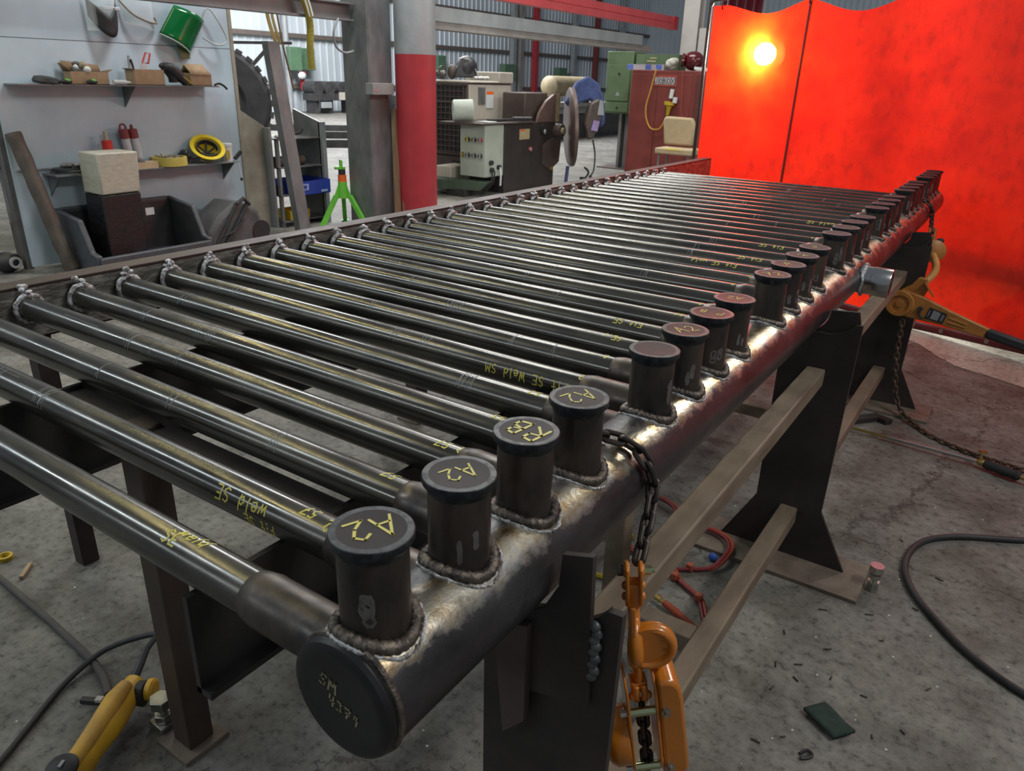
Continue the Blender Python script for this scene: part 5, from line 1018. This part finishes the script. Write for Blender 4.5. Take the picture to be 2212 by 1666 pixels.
b = B(); b.sph((-5.22, 14.1, 1.105), (.20, .17, .17), 18, 12); b.lathe((-5.36, 14.0, 1.11), (-.9, -.4, .1), [(0, 0), (0, .12), (.05, .12), (.05, .09), (.02, 0)], 18); tag(b.build('dark_helmet', M('maroon_helmet', (.10, .012, .018), (.07, .01, .014), .18, 0, 3)), 'shiny dark maroon helmet on top of the red chest', 'helmet')
b = B(); b.bar((-5.12, 13.95, .98), (-4.86, 13.95, .955), .05, .05); tag(b.build('white_tube', WHITE), 'short white tube right of the maroon helmet', 'tube')
t = thing('tan_chair', 'tan upholstered chair in front of the red chest', 'chair', (-4.72, 12.6, FL))
b = B(); b.prism([(-5.0, -.30), (-4.47, -.30), (-4.45, .04), (-4.52, .16), (-5.0, .17), (-5.05, .12)], (0, 12.55, 0), (1, 0, 0), (0, 0, 1), (0, .12, 0)); b.build('backrest', TAN, t, bev=.04)
b = B(); b.box(-4.98, -4.30, 12.15, 12.66, -.43, -.33); b.mi = 1; b.box(-4.80, -4.50, 12.145, 12.2, -.37, -.328); b.build('seat', [TAN, YSTR], t, bev=.03)
for x in (-4.92, -4.38):
    for y in (12.22, 12.6): b = B(); b.cyl((x, y, FL), (x, y, -.43), .018); b.build('leg', GREYST, t)
# column and dark red sheet at far right of the bay
b = B(); b.box(-6.05, -5.72, 15.4, 15.42, FL, 4); b.box(-6.05, -5.72, 15.7, 15.72, FL, 4); b.box(-5.90, -5.87, 15.42, 15.7, FL, 4); b.box(-5.7, -5.5, 15.45, 15.5, FL, 1.75); struct(b.build('trim_9', M('column_pale', (.52, .50, .49), (.45, .43, .42), .5, 0, 3)))
t = thing('dark_red_screen', 'dark maroon welding screen far behind, left of the bright red curtain', 'screen', (-5.1, 16.15, FL))
b = B(); b.grid(lambda u, v: (-5.55 + .85 * u, 16.2 + .05 * sin(u * 30), .05 + FL + 3.6 * v), 40, 2); b.build('sheet', M('maroon_sheet', (.075, .006, .012), (.055, .005, .01), .4, 0, 3), t, solid=.006)
b = B(); b.bar((-5.6, 16.15, 1.50), (-4.65, 16.15, 1.50), .03, .03); b.build('rail', M('rail_pink', (.32, .12, .13), None, .5), t)
for x in (-5.6, -4.65): b = B(); b.cyl((x, 16.15, FL), (x, 16.15, 2.65), .02); b.build('post', GREYST, t)
# ------------------------------------------------------------------ far side of the hall
t = thing('tan_tank', 'tan horizontal pressure tank behind the positioner', 'tank', (-12, 21.3, FL))
b = B(); b.lathe((-12, 19.9, .52), (0, 1, 0), [(0, 0), (.02, .18), (.12, .29), (2.5, .29), (2.62, .18), (2.64, 0)], 28); b.build('shell', OLIVE, t)
for y in (20.3, 22.1): b = B(); b.box(-12.2, -11.8, y - .1, y + .1, .052, .30); b.build('saddle', DUST, t)
b = B(); b.box(-12.6, -11.6, 18.5, 24.5, -.05, .05); b.mi = 1; b.box(-12.5, -11.7, 18.6, 24.3, FL, -.3); tag(b.build('long_bench', [GALVT, DUST]), 'long low bench behind the tan tank', 'bench')
def blk(name, label, cat, mat, *boxes, group=None):
    b = B()
    for q in boxes: b.box(*q)
    return tag(b.build(name, mat, bev=.02), label, cat, group)
GD = M('far_green', (.10, .19, .11), (.08, .15, .09), .5)
blk('wall_cabinet', 'left of two green boxes on the far wall beyond the yellow sling', 'box', GD, (-28.1, -27.7, 23.75, 24.45, .75, 1.72))
blk('wall_cabinet', 'right of two green boxes on the far wall beyond the yellow sling', 'box', GD, (-28.1, -27.7, 24.75, 25.2, .78, 1.70))
blk('wall_cabinet', 'green box on the far wall seen just right of the pipe column', 'box', GD, (-28.1, -27.7, 34.0, 34.7, .80, 1.75))
blk('wall_cabinet', 'green box on the far wall right of the black helmet', 'box', GD, (-28.1, -27.7, 40.4, 41.6, .60, 1.5))
blk('wall_cabinet', 'rightmost green box on the far wall above the tan tank', 'box', GD, (-28.1, -27.7, 46.9, 48.0, .55, 1.45))
b = B(); b.cyl((-28.0, 23.85, FL), (-28.0, 23.85, 6), .13, n=16); struct(b.build('trim_10', GALV))
for i, (y, c_) in enumerate(((41.6, GALV), (42.4, GALVT), (44.2, RED), (49.2, GALV), (52.5, REDC), (56.5, GALV))):
    struct(B().box(-28.2, -27.9, y, y + .35, FL, 7).build('trim_%d' % (11 + i), c_))
t = thing('roller_machine', 'dark machine with rollers standing at the far wall left of the column', 'machine', (-26.5, 25.6, FL))
b = B(); b.box(-27, -26.2, 23.7, 27.3, -.45, -.15); b.build('frame', DUST, t)
for y in (23.9, 24.7, 26.0, 27.0): b = B(); b.box(-26.9, -26.3, y - .12, y + .12, FL, -.45); b.build('leg', DUST, t)
for y in (24.0, 24.7, 25.5, 26.3): b = B(); b.cyl((-27, y, .05), (-26.3, y, .05), .30, n=20); b.build('roller', DUST, t)
for y in (24.3, 26.4): b = B(); b.box(-26.2, -26.15, y - .3, y + .3, -.75, -.50); b.build('panel', GALV, t)
b = B(); b.box(-26.19, -26.1, 25.1, 25.5, -.42, -.10); b.build('tag_plate', BEIGEM, t)
t = thing('yellow_pump', 'small yellow motor pump at the far wall beside the dark machine', 'pump', (-26.5, 27.7, FL))
b = B(); b.sph((-26.5, 27.9, -.3), (.35, .42, .32), 16, 10); b.build('casing', YBOX, t); b = B(); b.box(-26.8, -26.2, 27.45, 28.6, FL, -.58); b.build('skid', DUST, t); b = B(); b.cyl((-26.5, 27.35, -.25), (-26.5, 27.6, -.25), .22); b.build('motor', DUST, t)
t = thing('fire_extinguisher', 'small red extinguisher with white tag on the far wall', 'extinguisher', (-27.8, 24.5, .1)); b = B(); b.cyl((-27.8, 24.45, -.05), (-27.8, 24.45, .55), .11); b.build('cylinder', RED, t); b = B(); b.sph((-27.6, 24.28, .55), (.1, .22, .16)); b.build('tag', WHITE, t); b = B(); b.box(-27.9, -27.7, 24.3, 24.6, .56, .72); b.build('bracket', RED, t)
blk('scrap_heap', 'dark heap of equipment at the far wall beside the column', 'heap', DUST, (-27, -26, 28.7, 31.0, FL, -.55), (-26.8, -26.2, 29.0, 30.0, -.55, -.25))
for i, (x, y, l, a) in enumerate(((-19.5, 15.5, 3.0, .12), (-17.0, 14.0, 3.2, .10), (-14.6, 12.4, 2.4, .15))):
    d = V((cos(a + .75), sin(a + .75), 0)); b = B(); b.bar(V((x, y, FL + .09)), V((x, y, FL + .09)) + d * l, .25, .18); tag(b.build('steel_bar', DUST), ('farthest', 'middle', 'nearest')[i] + ' of three dark steel bars on the floor beyond the rack', 'bar')

# ------------------------------------------------------------------ things lying on the floor round the table
b = B(); b.tube(cr([(1.6, 3.3, FL + .013), (1.2, 3.1, FL + .013), (.877, 2.891, FL + .013), (.634, 2.745, FL + .013), (.523, 2.601, FL + .013), (.498, 2.409, FL + .013), (.544, 2.249, FL + .013), (.636, 2.112, FL + .013), (.759, 1.979, FL + .013), (.93, 1.88, FL + .013), (1.3, 1.78, FL + .013)], 8), .0125, 10); tag(b.build('welding_cable', RUB), 'thick black cable curving in a loop on the concrete right of the table', 'cable')
t = thing('twin_hose', 'red and orange twin hose coiled on the floor under the square tubes', 'hose', (-.2, 1.9, FL))
HP = [(-.60, 1.90), (-.47, 1.90), (-.36, 1.86), (-.28, 1.84), (-.22, 1.85), (-.159, 1.893), (-.10, 1.94), (-.077, 2.0), (-.077, 2.084), (-.11, 2.14), (-.17, 2.165), (-.25, 2.155), (-.33, 2.17), (-.379, 2.242), (-.475, 2.275), (-.6, 2.25)]
for mt, off in ((ORHOSE, 0), (RDHOSE, .014)):
    b = B(); b.tube(cr([(x - off * .8, y - off, FL + .010 + .004 * (off > 0) + .022 * max(0, min(1, (y - 1.93) / .09))) for i, (x, y) in enumerate(HP)], 7), .0075, 8); b.build('hose', mt, t)
    b = B(); b.tube(cr([(-.30 - off, 1.86, FL + .02), (-.225 - off, 1.84, FL + .024), (-.17 - off, 1.795, FL + .012), (-.12 - off, 1.765, FL + .012), (-.065 - off, 1.73, FL + .012), (-.025 - off, 1.66, FL + .012), (.03 - off, 1.56, FL + .012)], 7), .0075, 8); b.build('hose', mt, t)
for x, y in ((-.165, 1.888), (-.19, 1.80), (-.07, 1.735)): b = B(); b.box(x - .022, x + .004, y - .016, y + .008, FL + .004, FL + .034); b.build('tape_band', M('orange_band', (.42, .10, .05), None, .6), t, bev=.004)
b = B(); b.sph((-.125, 2.0, FL + .018), (.018, .016, .018), 12, 8); tag(b.build('blue_plug', BLUEC), 'small bright blue cap inside the hose coil', 'cap')
t = thing('torch_connector', 'brass-tipped connector on an orange rubber sleeve below the square tube', 'connector', (-.12, 1.60, FL))
d = (V((-.02, 1.575, FL + .012)) - V((-.232, 1.645, FL + .03))).normalized(); o = V((-.232, 1.645, FL + .03))
b = B(); b.lathe(o, d, [(0, 0), (0, .007), (.03, .007), (.032, .011), (.055, .011), (.058, .008), (.085, .008), (.085, 0)], 14); b.build('tip', BRASS, t)
b = B(); b.lathe(o, d, [(.07, 0), (.07, .012), (.12, .014), (.17, .010), (.23, .007), (.23, 0)], 14); b.build('sleeve', ORHOSE, t)
t = thing('yellow_hose', 'thin yellow hoses on the floor under the header', 'hose', (-.5, 1.9, FL))
for p in ([(-.62, 2.02), (-.52, 1.97), (-.44, 1.95)], [(-.60, 1.62), (-.48, 1.63), (-.36, 1.66)]): b = B(); b.tube(cr([(x, y, FL + .012) for x, y in p], 5), .010, 8); b.build('hose', YBOX, t)
t = thing('torch_wand', 'long bright torch rod with black grip and brass valve on the floor', 'torch', (.4, 3.56, FL))
o, e = V((.01, 3.60, FL + .02)), V((.66, 3.535, FL + .035))
b = B(); b.cyl(o, o.lerp(e, .36), .007, n=12); b.build('brass_rod', BRASS, t); b = B(); b.cyl(o.lerp(e, .36), e, .009, n=12); b.build('rod', SILV, t)
b = B(); b.sph(e + V((.02, -.003, 0)), (.028, .018, .018), 12, 8); b.cyl(e + V((.01, 0, .01)), e + V((.01, .01, .045)), .006); b.cyl(e + V((.01, .01, .045)), e + V((.01, .012, .055)), .018, n=12); b.build('valve', BRASS, t)
d = V((.93, -.33, .0)).normalized(); b = B(); b.lathe(e + V((.03, -.005, 0)), d, [(0, 0), (0, .020), (.02, .026), (.05, .022), (.09, .027), (.12, .022), (.15, .025), (.16, .015), (.16, 0)], 16); b.build('grip', RUB, t)
b = B(); b.cyl(e + V((.03, -.005, 0)) + d * .16, e + V((.03, -.005, -.01)) + d * .26, .009); b.build('hose_tail', BRASS, t)
b = B(); b.prism([(0, 0), (.22, .0), (.25, .10), (.20, .10), (.19, .05), (.0, .05)], (.0, 3.70, FL + .001), V((.62, .78, 0)), V((.78, -.62, 0)), (0, 0, .03)); tag(b.build('steel_offcut', PLATE, bev=.003), 'dark flat steel offcut on the floor before the farthest stand', 'offcut')
# green pad
b = B(); c = V((.435, 1.425, FL + .009)); u = V((.32, -.20, 0)).normalized(); w = V((.62, .78, 0)).normalized()
b.grid(lambda a, q: tuple(c + u * ((a - .5) * .115) + w * ((q - .5) * .075) + V((0, 0, .008 + .004 * sin(a * 7) * (q - .3)))), 10, 6); tag(b.build('scouring_pad', GPAD, solid=.010), 'dark green abrasive pad lying flat on the open floor', 'pad')
# rod stubs and flecks
rs = random.Random(21); first = None
for (x, y) in [(.30, 1.62), (.22, 1.75), (.36, 1.75), (.31, 1.55), (.40, 1.62), (.50, 1.60), (.55, 1.45), (.62, 1.52), (.34, 1.30), (.28, 1.24), (.42, 1.20), (.52, 1.22), (.60, 1.28), (.57, 2.15), (.44, 2.02), (.30, 1.95), (.26, 1.47), (.66, 1.75), (.50, 1.90), (.70, 1.40), (.46, 2.6), (.62, 2.4), (.36, 1.12), (.24, 1.58)]:
    if first is None:
        b = B(); b.cyl((-.014, 0, .003), (.014, 0, .003), .0022, n=8); first = b.build('electrode_stub', M('burnt_wire', (.05, .035, .03), (.12, .08, .06), .6, .3, 60)); o = first
        tag(o, 'short burnt wire stub lying loose on the concrete right of the table', 'wire stub', 'burnt wire stubs on the floor')
    else: o = first.copy(); COL.objects.link(o)
    o.location = (x, y, FL + .001); o.rotation_euler = (0, 0, rs.uniform(0, 3.1)); s = rs.uniform(.5, 1.1); o.scale = (s, 1, 1)
b = B(); b.tube(cr([(.395, 1.265, FL + .006), (.41, 1.285, FL + .010), (.425, 1.28, FL + .006), (.415, 1.262, FL + .006), (.40, 1.25, FL + .007)], 5), .005, 6); tag(b.build('bent_clip', RUB), 'tiny bent black clip on the floor beside the green pad', 'clip')
# left front: angle grinder and cords
t = thing('angle_grinder', 'dirty yellow angle grinder with black switch lying on the floor, lower left', 'grinder', (-1.2, .15, FL))
A, E_ = V((-.990, -.10, FL + .062)), V((-1.250, .325, FL + .064)); d = (E_ - A).normalized(); Ln = (E_ - A).length
sd = d.cross(V((0, 0, 1))).normalized()
def gp(s, up=0, side=0): return A + d * s + V((0, 0, up)) + sd * side
b = B(); st = [(0, .033), (.10, .036), (.17, .037), (.22, .037), (.26, .033), (.31, .036), (.34, .040), (.39, .040), (.43, .036), (Ln, .030)]
pts = [gp(s) for s, r in st]; b.tube(cr(pts, 4), [r for i in range(len(st) - 1) for r in [st[i][1] + (st[i + 1][1] - st[i][1]) * k / 4 for k in range(4)]] + [st[-1][1]], 16, False, 1.12); b.build('body', YPL, t)
b = B(); b.tube([gp(.0, .030), gp(.12, .034), gp(.24, .033), gp(.30, .036), gp(.40, .040), gp(.455, .034)], [.022, .024, .022, .023, .027, .02], 12); b.build('handle_ridge', M('worn_yellow', (.70, .41, .06), (.48, .27, .07), .55, 0, 10), t)
b = B(); b.lathe(gp(.165, .052), (.12, -.10, 1), [(0, 0), (0, .036), (.008, .038), (.014, .030), (.016, 0)], 24); b.build('switch', RUB, t, bev=.002)
b = B(); b.obox(gp(.165, .0695), d * .010, sd * .004, (0, 0, .002)); b.build('switch_mark', GALV, t)
b = B(); b.lathe(gp(Ln - .03, -.004, .022), sd, [(0, .0), (0, .034), (.022, .036), (.026, .030), (.026, 0)], 24); b.build('collar', RUB, t)
b = B(); b.lathe(gp(Ln - .022, .004, .050), sd, [(0, 0), (0, .030), (.014, .031), (.020, .024), (.020, 0)], 24); b.build('end_cap', YPL, t)
b = B(); b.tube([gp(Ln - .02, .012), gp(Ln + .04, .035), gp(Ln + .085, .055)], [.013, .011, .009], 12); b.build('strain_relief', BLK, t)
b = B(); p0 = gp(Ln + .08, .053); b.tube(cr([p0, p0 + V((-.012, .045, .012)), (-1.325, .475, FL + .09), (-1.40, .46, FL + .07), (-1.487, .36, FL + .035), (-1.475, .23, FL + .012), (-1.395, .09, FL + .010), (-1.33, -.02, FL + .010), (-1.25, -.2, FL + .01)], 8), .0085, 10); b.build('power_cord', RUB, t)
b = B(); b.tube(cr([(-2.6, .36, FL + .012), (-2.164, .352, FL + .012), (-1.82, .343, FL + .012), (-1.516, .326, FL + .012), (-1.44, .315, FL + .012), (-1.38, .30, FL + .012), (-1.33, .28, FL + .012)], 8), .012, 10); tag(b.build('dull_hose', M('dull_hose_rubber', (.075, .068, .060), (.045, .042, .038), .7, 0, 8)), 'dusty grey brown hose running over the floor at the far left', 'hose')
b = B(); b.bar((-1.375, .225, FL + .010), (-1.31, .262, FL + .010), .016, .014); b.mi = 1; b.bar((-1.335, .248, FL + .018), (-1.318, .258, FL + .018), .017, .010); tag(b.build('dark_strip', [RUB, BEIGEM]), 'small dark strip with a pale band behind the yellow grinder', 'strip')
b = B(); b.lathe((-2.286, .425, FL), (0, 0, 1), [(0, .012), (0, .026), (.016, .026), (.018, .018), (.008, .012), (.0, .012)], 20); tag(b.build('plastic_ring', YBOX), 'small yellow plastic ring on the floor at the left edge', 'ring')
b = B(); b.bar((-2.17, .46, FL + .008), (-2.11, .40, FL + .008), .014, .012); tag(b.build('cork_stub', CARD), 'tiny tan stub on the floor near the yellow ring', 'stub')
b = B(); b.tube(cr([(-1.9, 1.35, FL + .012), (-1.75, 1.30, FL + .012), (-1.55, 1.25, FL + .012), (-1.3, 1.3, FL + .012)], 6), .012, 8); tag(b.build('trailing_cord', YBOX), 'yellow cord on the floor below the left tube ends', 'cord')
b = B(); b.tube(cr([(-1.05, 1.65, FL + .01), (-.9, 1.75, FL + .012), (-.82, 1.62, FL + .012), (-.93, 1.50, FL + .012), (-1.1, 1.5, FL + .012)], 6), .010, 8); tag(b.build('black_lead', RUB), 'black lead looped on the floor seen between the tubes', 'cable')
for i, (x, y, s) in enumerate(((-.80, .22, .018), (-.74, .21, .014), (-.68, .25, .009))):
    b = B(); b.prism([(s * cos(a) * (1 + .3 * sin(a * 3)), s * .5 * sin(a) * (1 + .3 * cos(a * 2))) for a in [k * .7 for k in range(9)]], (x, y, FL + .0005), (1, .3, 0), (-.3, 1, 0), (0, 0, .0012)); tag(b.build('paint_flake', WHITE), ('largest white flake on the floor before the near foot plate', 'middle white flake on the floor before the near foot plate', 'smallest white flake on the floor before the near foot plate')[i], 'flake')
